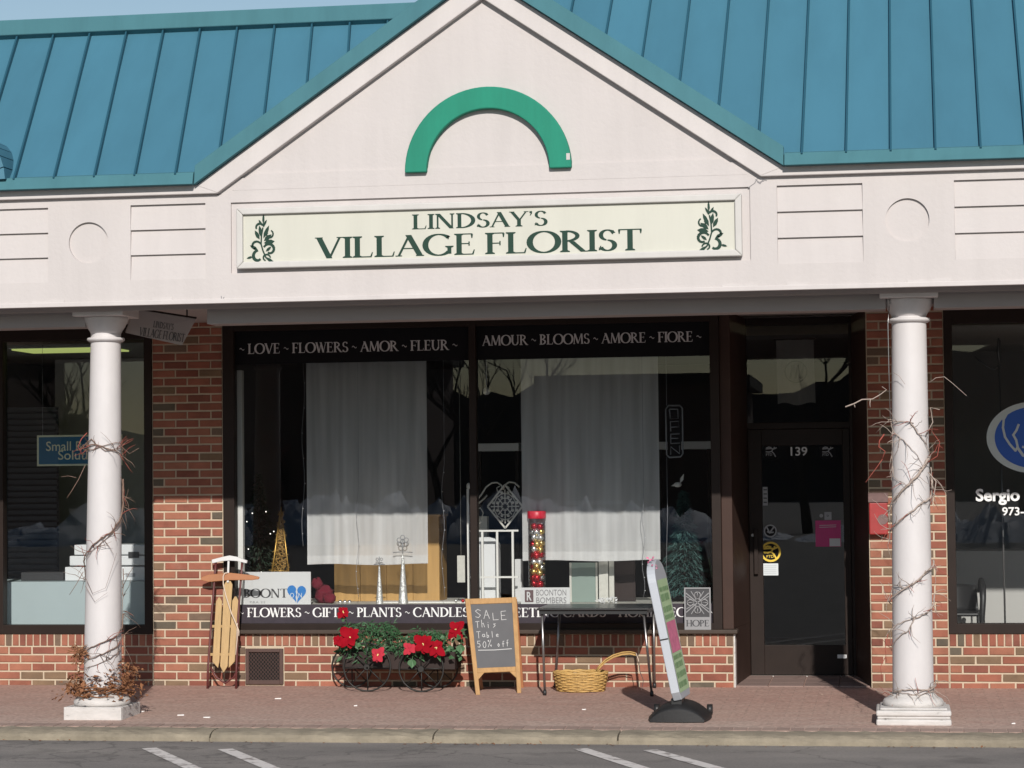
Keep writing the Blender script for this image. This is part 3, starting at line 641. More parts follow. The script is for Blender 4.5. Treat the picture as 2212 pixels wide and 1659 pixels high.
for i, (xb, xt) in enumerate(seq):
    if i+1 < len(seq):
        xb2, xt2 = seq[i+1]; d = rn*.008; f0_, f1_ = gstart(xb+.004), gstart(xb2-.004)
        at = lambda xb_, xt_, f: roofpt(xb_+(xt_-xb_)*f, f)
        T1 = 1.32 if xb > apx.x else 1.0
        a, b, c, e = at(xb+.004,xt+.004,f0_), at(xb2-.004,xt2-.004,f1_), at(xb2-.004,xt2-.004,T1), at(xb+.004,xt+.004,T1)
        mb = MB(); mb.hexa([a-d,b-d,c-d,e-d,a,b,c,e]); mb.build('roof_panel', 'roof_teal', rt)
    f0_ = max(.012, gstart(xb)); a, b = roofpt(xb+(xt-xb)*f0_,f0_), (roofpt(xb+(xt-xb)*1.31,1.31) if xb > apx.x else roofpt(xt,.985)); mb = MB(); mb.bar(a+rn*.018, b+rn*.018, .014, .038, rn); mb.build('roof_seam', 'seam_teal', rt)
mb = MB(); p0, p1 = roofpt(0,.22), roofpt(0,1)
mb.hexa([(seq[0][0],p0.y,p0.z-.04),(seq[-1][0],p0.y,p0.z-.04),(seq[-1][0],p1.y,p1.z-.04),(seq[0][0],p1.y,p1.z-.04),
         (seq[0][0],p0.y,p0.z-.02),(seq[-1][0],p0.y,p0.z-.02),(seq[-1][0],p1.y,p1.z-.02),(seq[0][0],p1.y,p1.z-.02)])
mb.build('roof_deck', 'seam_teal', rt)
for xa_, xb_, dt in ((seq[0][0]-.3, apx.x, 0), (apx.x, seq[-1][0]+.3, .32)):
    dz_ = dt*(ZR-E0.z); yr, zr_ = YR+dz_/math.tan(AL), ZR+dz_
    mb = MB(); mb.hexa([(xa_,yr-.15,zr_-.05),(xb_,yr-.15,zr_-.05),(xb_,yr+2.2,zr_-1.2),(xa_,yr+2.2,zr_-1.2),(xa_,yr-.14,zr_+.075),(xb_,yr-.14,zr_+.075),(xb_,yr+.1,zr_+.09),(xa_,yr+.1,zr_+.09)])
    mb.build('ridge_cap', 'flash_teal', rt, .006)
# eave flashing, left and right of the gable, and the flashing up the rakes
for x0, x1 in ((XL, gl_o.x-.005), (gr_o.x+.005, XRT)):
    mb = MB(); mb.hexa([(x0,YF-.125,zfoot+.032),(x1,YF-.125,zfoot+.032),(x1,YF+.05,zfoot+.032),(x0,YF+.05,zfoot+.032),
                        (x0,YF-.09,zfoot+.122),(x1,YF-.09,zfoot+.122),(x1,YF+.05,zfoot+.15),(x0,YF+.05,zfoot+.15)]); mb.build('eave_flashing', 'flash_teal', rt, .004)
for a, sgn in ((gl_o, -1), (gr_o, 1)):
    e = (apx-a).normalized(); n_ = Vector((-e.z,0,e.x)) if sgn < 0 else Vector((e.z,0,-e.x)); n_ = n_ if n_.z > 0 else -n_
    q0, q1 = a-e*.0+Vector((0,0,.002)), apx+Vector((0,0,.002)); tp = Vector((0,0,.118/ max(.2,n_.z)))
    v = [(q0.x,YF-.10,q0.z),(q1.x,YF-.10,q1.z),(q1.x,YF+.12,q1.z),(q0.x,YF+.12,q0.z),(q0.x,YF-.075,q0.z+tp.z),(q1.x,YF-.075,q1.z+tp.z),(q1.x,YF+.12,q1.z+tp.z),(q0.x,YF+.12,q0.z+tp.z)]
    mb = MB(); mb.hexa(v if sgn < 0 else [v[i] for i in (1,0,3,2,5,4,7,6)]); mb.build('rake_flashing', 'flash_teal', rt, .004)
    # the gable's own little roof running back into the main slope
    mb = MB(); zt = tp.z*.8
    yb = lambda z: E0.y+(z-E0.z)/math.tan(AL)+.05
    mb.add([(q0.x,YF+.1,q0.z+zt),(q1.x,YF+.1,q1.z+zt),(q1.x,yb(q1.z+zt),q1.z+zt),(q0.x,yb(q0.z+zt),q0.z+zt)], [(0,1,2,3)]); mb.build('gable_slope', 'roof_teal', rt)
# small round-headed dormer at the left
dc = RF(-62,388); dr = RF(24,380).x-dc.x; dor = thing('arched_dormer', 'round headed dormer with teal segmented arch on the metal roof', 'dormer', (dc.x,dc.y,dc.z))
n = 12
for k in range(n):
    a, b = math.pi*k/n+.012, math.pi*(k+1)/n-.012; mb = MB(); v = []
    for y in (dc.y-.10, dc.y+1.0):
        for t, r_ in ((a,dr*.70),(a,dr),(b,dr),(b,dr*.70)): v.append((dc.x+r_*math.cos(t), y, dc.z-.02+1.18*r_*math.sin(t)))
    mb.add(v, [(0,1,2,3),(1,5,6,2),(0,3,7,4),(0,4,5,1),(3,2,6,7)]); mb.build('arch_segment', 'roof_teal', dor)
mb = MB(); mb.add([(dc.x+dr*.72*math.cos(math.pi*k/20), dc.y-.05, dc.z-.02+1.18*dr*.72*math.sin(math.pi*k/20)) for k in range(21)], [tuple(range(21))]); mb.build('dormer_face', 'trim_white', dor)
# soffit and the dropped beams between the columns
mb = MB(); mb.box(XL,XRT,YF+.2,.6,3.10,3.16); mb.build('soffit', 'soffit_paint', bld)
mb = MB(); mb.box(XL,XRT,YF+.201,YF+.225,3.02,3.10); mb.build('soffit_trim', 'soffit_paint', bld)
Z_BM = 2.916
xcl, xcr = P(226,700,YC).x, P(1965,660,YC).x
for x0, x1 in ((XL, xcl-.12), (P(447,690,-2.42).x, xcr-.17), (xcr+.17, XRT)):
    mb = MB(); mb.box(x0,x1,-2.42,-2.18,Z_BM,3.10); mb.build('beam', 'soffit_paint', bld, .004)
# black strips on the beam face, painted for the shade in soffit gaps
for x in [X(140,686,-2.5)]+[X(520+95*i, 672-3*i, -2.5) for i in range(14)]:
    mb = MB(); mb.box(x, x+random.uniform(.05,.16), -2.4235, -2.4205, 3.07, 3.085); mb.build('gap_shade_strip', 'hole_shade', bld)

# ================================================================== brickwork
CH, SL, Z0, JT = .07176, .2086, .046, .0145
def brick_mesh(w_, h_, d=.03, seed=0):
    rnd = random.Random(seed); j = lambda: rnd.uniform(-.0012,.0012); b_ = .0035
    v = [(sx*(w_/2)+j(), -d+b_, sz*(h_/2)+j()) for sx,sz in ((-1,-1),(1,-1),(1,1),(-1,1))]
    v += [(sx*(w_/2-b_)+j(), -d+rnd.uniform(-.001,.001), sz*(h_/2-b_)+j()) for sx,sz in ((-1,-1),(1,-1),(1,1),(-1,1))]
    v += [(sx*w_/2, d, sz*h_/2) for sx,sz in ((-1,-1),(1,-1),(1,1),(-1,1))]
    m_ = MB(); m_.add(v, [(4,5,6,7),(0,1,5,4),(1,2,6,5),(2,3,7,6),(3,0,4,7),(0,8,9,1),(1,9,10,2),(2,10,11,3),(3,11,8,0)])
    me = m_.mesh('brick'); me.materials.append(MATS['brick_clay']); return me
BM = {k: [brick_mesh(w_, h_, seed=s_) for s_ in range(4)] for k, (w_, h_) in {'full': (SL-JT,CH-JT), 'half': (SL/2-JT,CH-JT), 'row': (.0505,.094)}.items()}
def put_brick(parent, kind, x, z, wscale=1):
    o = bpy.data.objects.new('brick', random.choice(BM[kind])); COL.objects.link(o); o.parent = parent
    off = ROOT[parent.name]; o.location = Vector((x, random.uniform(-.0015,.0015), z))-off
    o.rotation_euler = (random.uniform(-.006,.006), random.uniform(-.004,.004), random.uniform(-.006,.006)); o.scale.x = wscale
def courses(parent, x0, x1, k0, k1, skip=None, odd=0):
    for k in range(k0, k1):
        z = Z0+(k+.5)*CH; x = x0; first = ((k+odd) % 2 == 1)
        while x < x1-.02:
            L_ = SL/2 if first else SL; first = False
            if x+L_ > x1+.004: L_ = x1-x
            a, b = x, x+L_; x += L_
            if skip and skip[2] < z < skip[3]:
                if a < skip[0] < b: b = skip[0]
                elif a < skip[1] < b: a = skip[1]
                elif a >= skip[0] and b <= skip[1]: continue
            L2 = b-a
            if L2 < .03: continue
            if L2 > SL*.75: put_brick(parent, 'full', (a+b)/2, z, (L2-JT)/(SL-JT))
            else: put_brick(parent, 'half', (a+b)/2, z, (L2-JT)/(SL/2-JT))
def rowlocks(parent, x0, x1, z=.386):
    n = int(round((x1-x0)/.0635)); m_ = (x1-x0)/n
    for i in range(n): put_brick(parent, 'row', x0+(i+.5)*m_, z, (m_-.0125)/.0505)
pL0, pL1, pR0, pR1 = -6.261, -5.635, -.185, .4405
def pier(x0, x1, label, odd):
    t = thing('brick_pier', label, 'brick pier', ((x0+x1)/2, 0, 0), 'brick piers between the shop windows')
    mb = MB(); mb.box(x0,x1,.0,.30,-.05,3.12); mb.v = [Vector((q.x, max(q.y,-.022) if q.y > 0 else -.0215, q.z)) for q in mb.v]; mb.build('mortar_bed', 'mortar', t)
    courses(t, x0, x1, -1, 43, odd=odd); return t
pier(pL0, pL1, 'brick pier between the copier shop window and the leaning wooden sled', 0)
pier(pR0, pR1, 'brick pier with a red metal box beside the recessed door', 1)
# ================================================================== shop fronts
FY0, FY1, GY = -.035, .07, .03       # frame front and back, glass plane
def frame_bars(t, bars, mat='bronze_frame', y0=FY0, y1=FY1, name='frame_bar'):
    for i, (x0,x1,z0,z1) in enumerate(bars):
        mb = MB(); mb.box(x0,x1,y0+.0007*i,y1-.0007*i,z0,z1); mb.build(name, mat, t, .004)
def pane(t, x0, x1, z0, z1, y=GY, name='pane'):
    mb = MB(); mb.add([(x0,y,z0),(x1,y,z0),(x1,y,z1),(x0,y,z1)], [(0,1,2,3)]); return mb.build(name, 'shop_glass', t)
def knee(t, x0, x1, odd=0, skip=None):
    mb = MB(); mb.box(x0,x1,-.0215,.25,-.05,.437); kw = mb.build('knee_wall', 'mortar', t)
    courses(kw, x0, x1, -1, 4, skip, odd); rowlocks(kw, x0, x1); return kw
ZG0 = P(900,1346,GY).z; ZG1 = 3.02; ZS = .475      # glass bottom, head, sill top
def room(x0, x1, y0, y1, wall, back=None, z0=.0, z1=2.96, name='interior'):
    for nm, vs, mt in (('back_wall', [(x0,y1,z0),(x1,y1,z0),(x1,y1,z1),(x0,y1,z1)], back or wall), ('side_wall', [(x0,y0,z0),(x0,y1,z0),(x0,y1,z1),(x0,y0,z1)], wall),
                       ('side_wall', [(x1,y1,z0),(x1,y0,z0),(x1,y0,z1),(x1,y1,z1)], wall), ('ceiling', [(x0,y0,z1),(x0,y1,z1),(x1,y1,z1),(x1,y0,z1)], wall),
                       ('shop_floor', [(x0,y0,z0),(x1,y0,z0),(x1,y1,z0),(x0,y1,z0)], 'room_floor')):
        mb = MB(); mb.add(vs, [(0,1,2,3)]); struct(mb.build(nm, mt))
# ---- left shop
sf = thing('storefront', 'bronze framed shop window with a copier and pale counter inside', 'shop front', (-7.3,0,0))
xa, xb = -8.6, pL0-.002
knee(sf, xa, xb, 1)
gxr = P(316,1000,GY).x; gxl = P(12,1000,GY).x; ztL = P(150,736,GY).z; zbL = P(150,1349,GY).z
frame_bars(sf, [(gxr,xb,.44,3.1), (gxl-.06,gxl,.44,3.1), (xa,xb,.437,zbL), (xa,xb,ztL,3.1), (xa,xa+.06,.44,3.1)])
pane(sf, gxl, gxr, zbL, ztL); pane(sf, xa+.06, gxl-.06, zbL, ztL)
room(-8.7, pL0+.25, .3, 5.5, 'room_grey', 'room_grey')
# ---- right shop
sr = thing('storefront', 'bronze framed shop window with a round blue emblem and white lettering', 'shop front', (1.6,0,0))
xa, xb = pR1+.002, 3.4
knee(sr, xa, xb, 0)
gxl2 = P(2061,1000,GY).x; ztR = P(2100,700,GY).z; zbR = P(2130,1346,GY).z
frame_bars(sr, [(xa,gxl2,.44,3.1), (xa,xb,.437,zbR), (xa,xb,ztR,3.1), (2.25,2.32,.44,3.1), (xb-.06,xb,.44,3.1)])
pane(sr, gxl2, 2.25, zbR, ztR); pane(sr, 2.32, xb-.06, zbR, ztR)
room(pR1-.2, 3.5, .3, 4.5, 'room_light', 'room_grey')
# ---- florist
fl = thing('storefront', 'wide florist shop window with lettering bands beside the recessed door', 'shop front', (-3.5,0,0))
xa, xb = pL1+.002, P(1585,1400,-.03).x
vx0, vx1 = P(531,1440,-.03).x, P(612,1440,-.03).x; vz0, vz1 = P(570,1478,-.03).z, P(570,1401,-.03).z
kw = knee(fl, xa, xb, 1, (vx0,vx1,vz0-.03,vz1+.01))
mb = MB(); mb.box(xb, xb+.012, -.03, .9, -.02, .445); mb.build('knee_wall_end', 'chipped_paint', fl)
# vent
vt = MB(); 
for a in ((vx0,vx0+.03,vz0,vz1),(vx1-.03,vx1,vz0,vz1),(vx0+.03,vx1-.03,vz0,vz0+.035),(vx0+.03,vx1-.03,vz1-.03,vz1)): vt.box(a[0],a[1],-.045,.0,a[2],a[3])
ve = vt.build('vent_grille', 'vent_brown', fl, .003)
mb = MB(); mb.box(vx0+.01,vx1-.01,-.0245,-.022,vz0+.01,vz1-.01); mb.build('vent_shade_sheet', 'hole_shade', ve)  # flat black sheet painting the shade behind the mesh, no real opening
mb = MB(); nx, nz = 9, 7; dx = (vx1-vx0-.06)/nx; dz = (vz1-vz0-.065)/nz
for i in range(nx):
    for j in range(nz):
        x, z = vx0+.03+i*dx, vz0+.035+j*dz
        for q in (((0,.5),(.5,1)), ((.5,1),(1,.5)), ((1,.5),(.5,0)), ((.5,0),(0,.5))):
            mb.bar((x+q[0][0]*dx,-.031,z+q[0][1]*dz),(x+q[1][0]*dx,-.031,z+q[1][1]*dz),.004,.004,(0,1,0))
mb.build('mesh_screen', 'vent_brown', ve)
fx0 = P(510,1000,GY).x; fm0, fm1 = P(1017,1000,GY).x, P(1032,1000,GY).x; fx1 = P(1537,1000,GY).x; fxe = P(1556,1000,-.03).x
frame_bars(fl, [(xa,fx0,.475,3.1), (fm0,fm1,.48,3.1), (fx1,fxe,.475,3.1), (xa,fxe,.455,ZG0), (xa,fxe,ZG1,3.1)])
mb = MB(); mb.box(xa, xb+.035, -.075, .1, .44, .474); mb.build('sill', 'wood_sill', fl, .008)
pane(fl, fx0, fm0, ZG0, ZG1); pane(fl, fm1, fx1, ZG0, ZG1)
# vinyl bands with lettering, on the face of the glass
def band(x0, x1, z0, z1, mat, y=GY-.004): mb = MB(); mb.add([(x0,y,z0),(x1,y,z0),(x1,y,z1),(x0,y,z1)], [(0,1,2,3)]); return mb.build('vinyl_band', mat, fl)
zt_l = (P(760,784,GY).z+P(1270,772,GY).z)/2
bt = band(fx0, fm0, zt_l, ZG1, 'black_film'); bt2 = band(fm1, fx1, zt_l, ZG1, 'black_film')
zst = P(900,1305,GY).z; bb1 = band(fx0, fm0, ZG0, zst, 'strip_film'); bb2 = band(fm1, fx1, ZG0, zst, 'strip_film')
def line_on(parent, t, xl, xr, ybase, ycap, mat, Y=GY-.0045):
    a, b, c = P(xl,ybase,Y), P(xr,ybase,Y), P(xl,ycap,Y); z = a.z
    serif_words(t, (a.x,Y,z), XR, ZU, b.x-a.x, c.z-a.z, 'lettering', mat, parent)
line_on(bt, '~ LOVE ~ FLOWERS ~ AMOR ~ FLEUR ~', 516, 990, 765, 743, 'grey_vinyl')
line_on(bt2, 'AMOUR ~ BLOOMS ~ AMORE ~ FIORE ~', 1042, 1517, 747, 725, 'grey_vinyl')
line_on(bb1, '~ FLOWERS ~ GIFTS ~ PLANTS ~ CANDLES', 515, 1013, 1333, 1313, 'white_vinyl')
line_on(bb2, '~ GREETING CARDS ~ HOME DECOR ~', 1050, 1545, 1333, 1313, 'white_vinyl')
# recess and door
YD = .95
dx0, dx1 = P(1612,1100,YD).x, P(1845,1200,YD).x
mb = MB(); mb.hexa([(fxe-.0,.02,.474),(xb+.0,.02,.474),(dx0+.02,YD,.474),(dx0-.1,YD,.474),(fxe,.02,3.1),(xb,.02,3.1),(dx0+.02,YD,3.1),(dx0-.1,YD,3.1)]); mb.build('return_panel', 'brown_panel', fl, .004)
mb = MB(); mb.hexa([(xb+.012,.10,-.0),(xb+.016,.10,-.0),(dx0+.02,YD,-.0),(dx0-.1,YD,-.0),(xb+.012,.10,.474),(xb+.016,.10,.474),(dx0+.02,YD,.474),(dx0-.1,YD,.474)]); mb.build('return_panel', 'brown_panel', fl)
mb = MB(); mb.hexa([(dx1,YD,-.02),(pR0-.003,-.02,-.02),(pR0-.001,-.02,-.02),(dx1+.12,YD,-.02),(dx1,YD,3.1),(pR0-.003,-.02,3.1),(pR0-.001,-.02,3.1),(dx1+.12,YD,3.1)]); mb.build('return_panel', 'brown_panel', fl)
ztr0, ztr1 = P(1725,912,YD).z, P(1725,702,YD).z; zd = P(1725,926,YD).z
frame_bars(fl, [(dx0-.05,dx0+.02,.0,3.1), (dx1-.02,dx1+.06,.0,3.1), (dx0-.05,dx1+.06,ztr1,3.1), (dx0-.05,dx1+.06,zd,ztr0)], y0=YD-.03, y1=YD+.06)
pane(fl, dx0+.02, dx1-.02, ztr0, ztr1, YD+.02)
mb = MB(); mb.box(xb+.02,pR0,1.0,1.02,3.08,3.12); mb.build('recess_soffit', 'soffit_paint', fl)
mb = MB(); mb.box(dx0+.02,dx1-.02,YD-.09,YD+.06,.0,.022); mb.build('threshold', 'threshold', fl, .005)
# tiles of the recess floor
tile_me = MB().hexa([(-.14,-.14,-.01),(.14,-.14,-.01),(.14,.14,-.01),(-.14,.14,-.01),(-.139,-.139,.006),(.139,-.139,.006),(.139,.139,.006),(-.139,.139,.006)]).mesh('floor_tile'); tile_me.materials.append(MATS['tile'])
for i in range(4):
    for j in range(3):
        o = bpy.data.objects.new('floor_tile', tile_me); COL.objects.link(o); o.parent = pav
        o.location = (-1.17+i*.288, .02+.15+j*.288, gz(.17+j*.288)+.003); o.rotation_euler = (SLOPE,0,0)
door = thing('shop_door', 'dark bronze glass shop door with stickers and number 139', 'door', ((dx0+dx1)/2, YD, .022))
lx0, lx1 = dx0+.024, dx1-.024; gx0, gx1 = P(1648,1150,YD).x, P(1823,1150,YD).x; gz0, gz1 = P(1735,1393,YD).z, P(1735,962,YD).z
for i, (x0,x1,z0,z1) in enumerate([(lx0,gx0,.026,zd-.004), (gx1,lx1,.026,zd-.004), (gx0,gx1,.026,gz0), (gx0,gx1,gz1,zd-.004)]):
    mb = MB(); mb.box(x0,x1,YD-.018,YD+.025,z0,z1); mb.build('stile' if i < 2 else 'rail', 'bronze_frame', door, .003)
pane(door, gx0, gx1, gz0, gz1, YD, 'glass_pane')
hx, hz0, hz1 = P(1633,1190,YD-.06).x, P(1633,1240,YD).z, P(1633,1142,YD).z
mb = MB(); mb.box(hx-.018,hx+.018,YD-.06,YD-.045,hz0,hz1); mb.box(hx-.01,hx+.01,YD-.047,YD-.015,hz0+.02,hz0+.04); mb.box(hx-.01,hx+.01,YD-.047,YD-.015,hz1-.04,hz1-.02); mb.build('pull_handle', 'bronze_frame', door, .004)
lk = P(1626,1156,YD-.02); mb = MB(); mb.tube([(lk.x,YD-.03,lk.z),(lk.x,YD-.015,lk.z)], .013, 14); mb.build('lock', 'sled_white', door)
# door numbers and stickers (flat on the glass)
DY = YD-.004
a = P(1708,984,DY); b = P(1744,984,DY); c = P(1708,966,DY); sans(MB(), '139', (a.x,DY,a.z), XR, ZU, b.x-a.x, c.z-a.z, .012).build('door_number', 'white_vinyl', door)
def rect(x0,y0,x1,y1,Y,mat,name,parent,lift=0):
    p, q = P(x0,y1,Y), P(x1,y0,Y); mb = MB(); mb.add([(p.x,Y-lift,p.z),(q.x,Y-lift,p.z),(q.x,Y-lift,q.z),(p.x,Y-lift,q.z)], [(0,1,2,3)]); return mb.build(name, mat, parent)
def runner(mb, c, k, y, w_):     # winged running messenger drawn in a few strokes
    pts = lambda L_: [(c.x+px*k, y, c.z+pz*k) for px,pz in L_]
    for L_ in ([(-.62,.30),(-.1,.34),(.3,.28),(.62,.42)], [(.22,.28),(.05,.0),(-.25,-.08),(-.62,-.05)], [(.05,.0),(.3,-.25),(.5,-.62)], [(.3,.28),(.38,.5)], [(-.55,.42),(-.3,.52),(0,.46)]):
        stroke(mb, pts(L_), w_*k, off=.0006)
    return mb
for (x,y,r_,ring,fig) in ((1665,1192,22,'sticker_yellow','sticker_yellow'), (1664,1147,14,'sticker_grey','sticker_grey')):
    c = P(x,y,DY); rr = P(x+r_,y,DY).x-c.x; mb = MB(); mb.disc((c.x,c.z), rr, DY, 32); st = mb.build('sticker', 'black_film', door)
    mb = MB(); mb.ring((c.x,c.z), rr, rr*.80, DY-.001, 32); mb.build('sticker_ring', ring, st)
    if r_ > 20:
        m2 = MB(); runner(m2, c, rr*1.05, DY-.001, .15); sans(m2, 'FTD', (c.x-rr*.42,DY,c.z-rr*.58), XR, ZU, rr*.7, rr*.26, .01, .003)
        m2.build('sticker_emblem', fig, st)
    else:
        m2 = MB(); stroke(m2, [(c.x-rr*.5,DY,c.z+rr*.5),(c.x-rr*.1,DY,c.z-rr*.3),(c.x+rr*.5,DY,c.z+rr*.55)], rr*.22, off=.0016); stroke(m2, [(c.x-rr*.1,DY,c.z-rr*.3),(c.x-rr*.45,DY,c.z-rr*.1)], rr*.2, off=.0018)
        stroke(m2, [(c.x+rr*.05,DY,c.z-rr*.25),(c.x+rr*.45,DY,c.z-rr*.2)], rr*.2, off=.002); m2.build('sticker_emblem', fig, st)
for x in (1666, 1788):
    c = P(x,975,DY); rr = P(x+19,975,DY).x-c.x; mb = MB(); mb.disc((c.x,c.z), rr, DY-.0005, 32); st = mb.build('sticker', 'black_film', door)
    m2 = MB(); runner(m2, c, rr*.95, DY-.001, .12); sans(m2, 'FTD', (c.x-rr*.6,DY,c.z-rr*.5), XR, ZU, rr*.7, rr*.26, .01, .002); m2.build('sticker_emblem', 'sticker_grey', st)
st = rect(1762,1124,1816,1181,DY,'sticker_pink','poster',door,.0012); rect(1792,1163,1815,1180,DY,'sticker_white','poster_patch',st,.0024)
m2 = MB(); 
for yy in (1135,1139): stroke(m2, [P(1770,yy,DY-.003), P(1806,yy-1,DY-.003)], .004)
pp_ = m2.build('poster_print', 'sticker_white', st); pp_['kind'] = 'stuff'
st = rect(1647,1217,1681,1243,DY,'sticker_white','notice',door); m2 = MB()
for k in range(5): stroke(m2, [P(1651,1222+k*4,DY-.001), P(1677,1222+k*4,DY-.001)], .0018)
m2.build('notice_print', 'sticker_grey', st)
st = rect(1648,1052,1658,1092,DY,'sticker_grey','sticker',door); m2 = MB()
for k in range(4): stroke(m2, [P(1650,1058+k*9,DY-.001), P(1656,1058+k*9,DY-.001)], .010)
m2.build('sticker_print', 'ink', st)
rect(1781,1106,1796,1123,DY,'sticker_grey','sticker',door,.0006); c = P(1774,1114,DY); mb = MB(); mb.disc((c.x,c.z),.016,DY,20); mb.build('sticker', 'sticker_grey', door)
c = P(1788,1114,DY); mb = MB(); mb.ring((c.x,c.z),.009,.005,DY-.002,12); mb.build('sticker_print', 'ink', door)
rect(1809,1414,1829,1422,YD-.02,'white_vinyl','sticker',door)
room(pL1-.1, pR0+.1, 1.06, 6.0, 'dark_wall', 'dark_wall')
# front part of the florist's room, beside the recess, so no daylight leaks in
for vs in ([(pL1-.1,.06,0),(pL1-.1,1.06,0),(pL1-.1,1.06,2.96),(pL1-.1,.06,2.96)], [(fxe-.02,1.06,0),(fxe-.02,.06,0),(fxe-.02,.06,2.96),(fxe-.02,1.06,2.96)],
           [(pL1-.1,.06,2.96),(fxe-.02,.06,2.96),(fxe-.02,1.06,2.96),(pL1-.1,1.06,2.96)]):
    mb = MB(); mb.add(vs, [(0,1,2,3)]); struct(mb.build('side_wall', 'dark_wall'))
mb = MB(); mb.box(pL1-.05, fxe-.03, .075, 1.35, .45, .672); tag(mb.build('display_platform', 'antique_white', bevel=.004), 'low white display ledge inside the florist window', 'display ledge')
# the block behind: walls above and behind so the arcade has a body
mb = MB(); mb.box(XL,XRT,.62,6.3,3.17,4.6); mb.build('upper_block', 'stucco', bld)

# ================================================================== main sign
y_s = YF-.0
S0, S1 = P(514,512,YF), P(1603,485,YF); szb = (Z(514,584)+Z(1604,552))/2; szt = (Z(514,452)+Z(1603,419))/2
sg = thing('shop_sign', "long cream shop sign reading LINDSAY'S VILLAGE FLORIST in green serif letters", 'shop sign', ((S0.x+S1.x)/2, YF, szb))
mb = MB(); mb.box(S0.x+.02,S1.x-.02,YF-.022,YF+.018,szb+.02,szt-.02); mb.build('sign_board', 'sign_cream', sg)
fw = .048
for a, b, c, d in (((S0.x,szb),(S1.x,szb),(S1.x-fw,szb+fw),(S0.x+fw,szb+fw)), ((S1.x,szb),(S1.x,szt),(S1.x-fw,szt-fw),(S1.x-fw,szb+fw)),
                   ((S1.x,szt),(S0.x,szt),(S0.x+fw,szt-fw),(S1.x-fw,szt-fw)), ((S0.x,szt),(S0.x,szb),(S0.x+fw,szb+fw),(S0.x+fw,szt-fw))):
    mb = MB(); mb.prism([a,b,c,d], YF-.05, YF+.015); mb.build('sign_frame', 'sign_trim', sg, .008)
SY = YF-.0225
def sign_line(t, xl, xr, yb_l, yb_r, cap, mat='letter_green'):
    a, b = P(xl,yb_l,SY), P(xr,yb_r,SY); z = (a.z+b.z)/2
    serif_words(t, (a.x,SY,z), XR, ZU, b.x-a.x, cap, 'lettering', mat, sg)
capm = lambda dy: dy*(CAM_D+YF)/FV
sign_line("LINDSAY'S", 890, 1184, 496, 487, capm(33)); sign_line('VILLAGE FLORIST', 682, 1388, 558, 541, capm(47))
def ornament(xc, yc, flip):
    c = P(xc, yc-1, SY); k = capm(1.0)*1.06; mb = MB(); N_ = [0]
    def pt(u, v): return Vector((c.x+flip*u*k, SY, c.z+v*k))
    def lf(u, v, ang, L_, w_):
        N_[0] += 1; d = Vector((flip*math.cos(R(ang)),0,math.sin(R(ang)))); s_ = Vector((-d.z,0,d.x)); p = pt(u,v); o_ = Vector((0,-.0015-.0003*(N_[0] % 7),0))
        mb.poly([p+o_, p+d*L_*k*.35+s_*w_*k*.5+o_, p+d*L_*k*.7+s_*w_*k*.42+o_, p+d*L_*k+o_, p+d*L_*k*.7-s_*w_*k*.42+o_, p+d*L_*k*.35-s_*w_*k*.5+o_])
    def curl(u, v, r0, a0, a1, w_):
        n = 12; pts = [pt(u+r0*(1-.45*i/n)*math.cos(R(a0+(a1-a0)*i/n)), v+r0*(1-.45*i/n)*math.sin(R(a0+(a1-a0)*i/n))) for i in range(n+1)]
        for i in range(n): stroke(mb, pts[i:i+2], w_*k*(1-.6*abs(i/n-.4)), off=.0015+.0002*(i % 4))
    for q in ((3,30,88,22,5), (2,24,60,18,5), (1,26,120,16,5), (-1,2,100,26,8), (3,0,65,30,8), (-5,-2,118,22,8), (4,-6,40,22,9), (4,-10,8,24,11), (-9,-24,150,20,7), (8,-28,40,16,6), (-20,-38,195,14,5), (10,-40,-40,24,6)): lf(*q)
    for q in ((-6,22,11,20,190,5), (16,8,9,60,-220,4), (-13,-16,11,30,250,5), (16,-24,13,150,-110,6), (-8,-38,13,100,300,7), (9,-42,9,10,250,4)): curl(*q)
    for L_ in ([(2,22),(-1,6),(-2,-12),(2,-26),(8,-40),(18,-50)],): stroke(mb, [pt(*q) for q in L_], 3.2*k, off=.0014)
    mb.build('leaf_ornament', 'letter_green', sg)
ornament(566, 516, 1); ornament(1535, 490, -1)

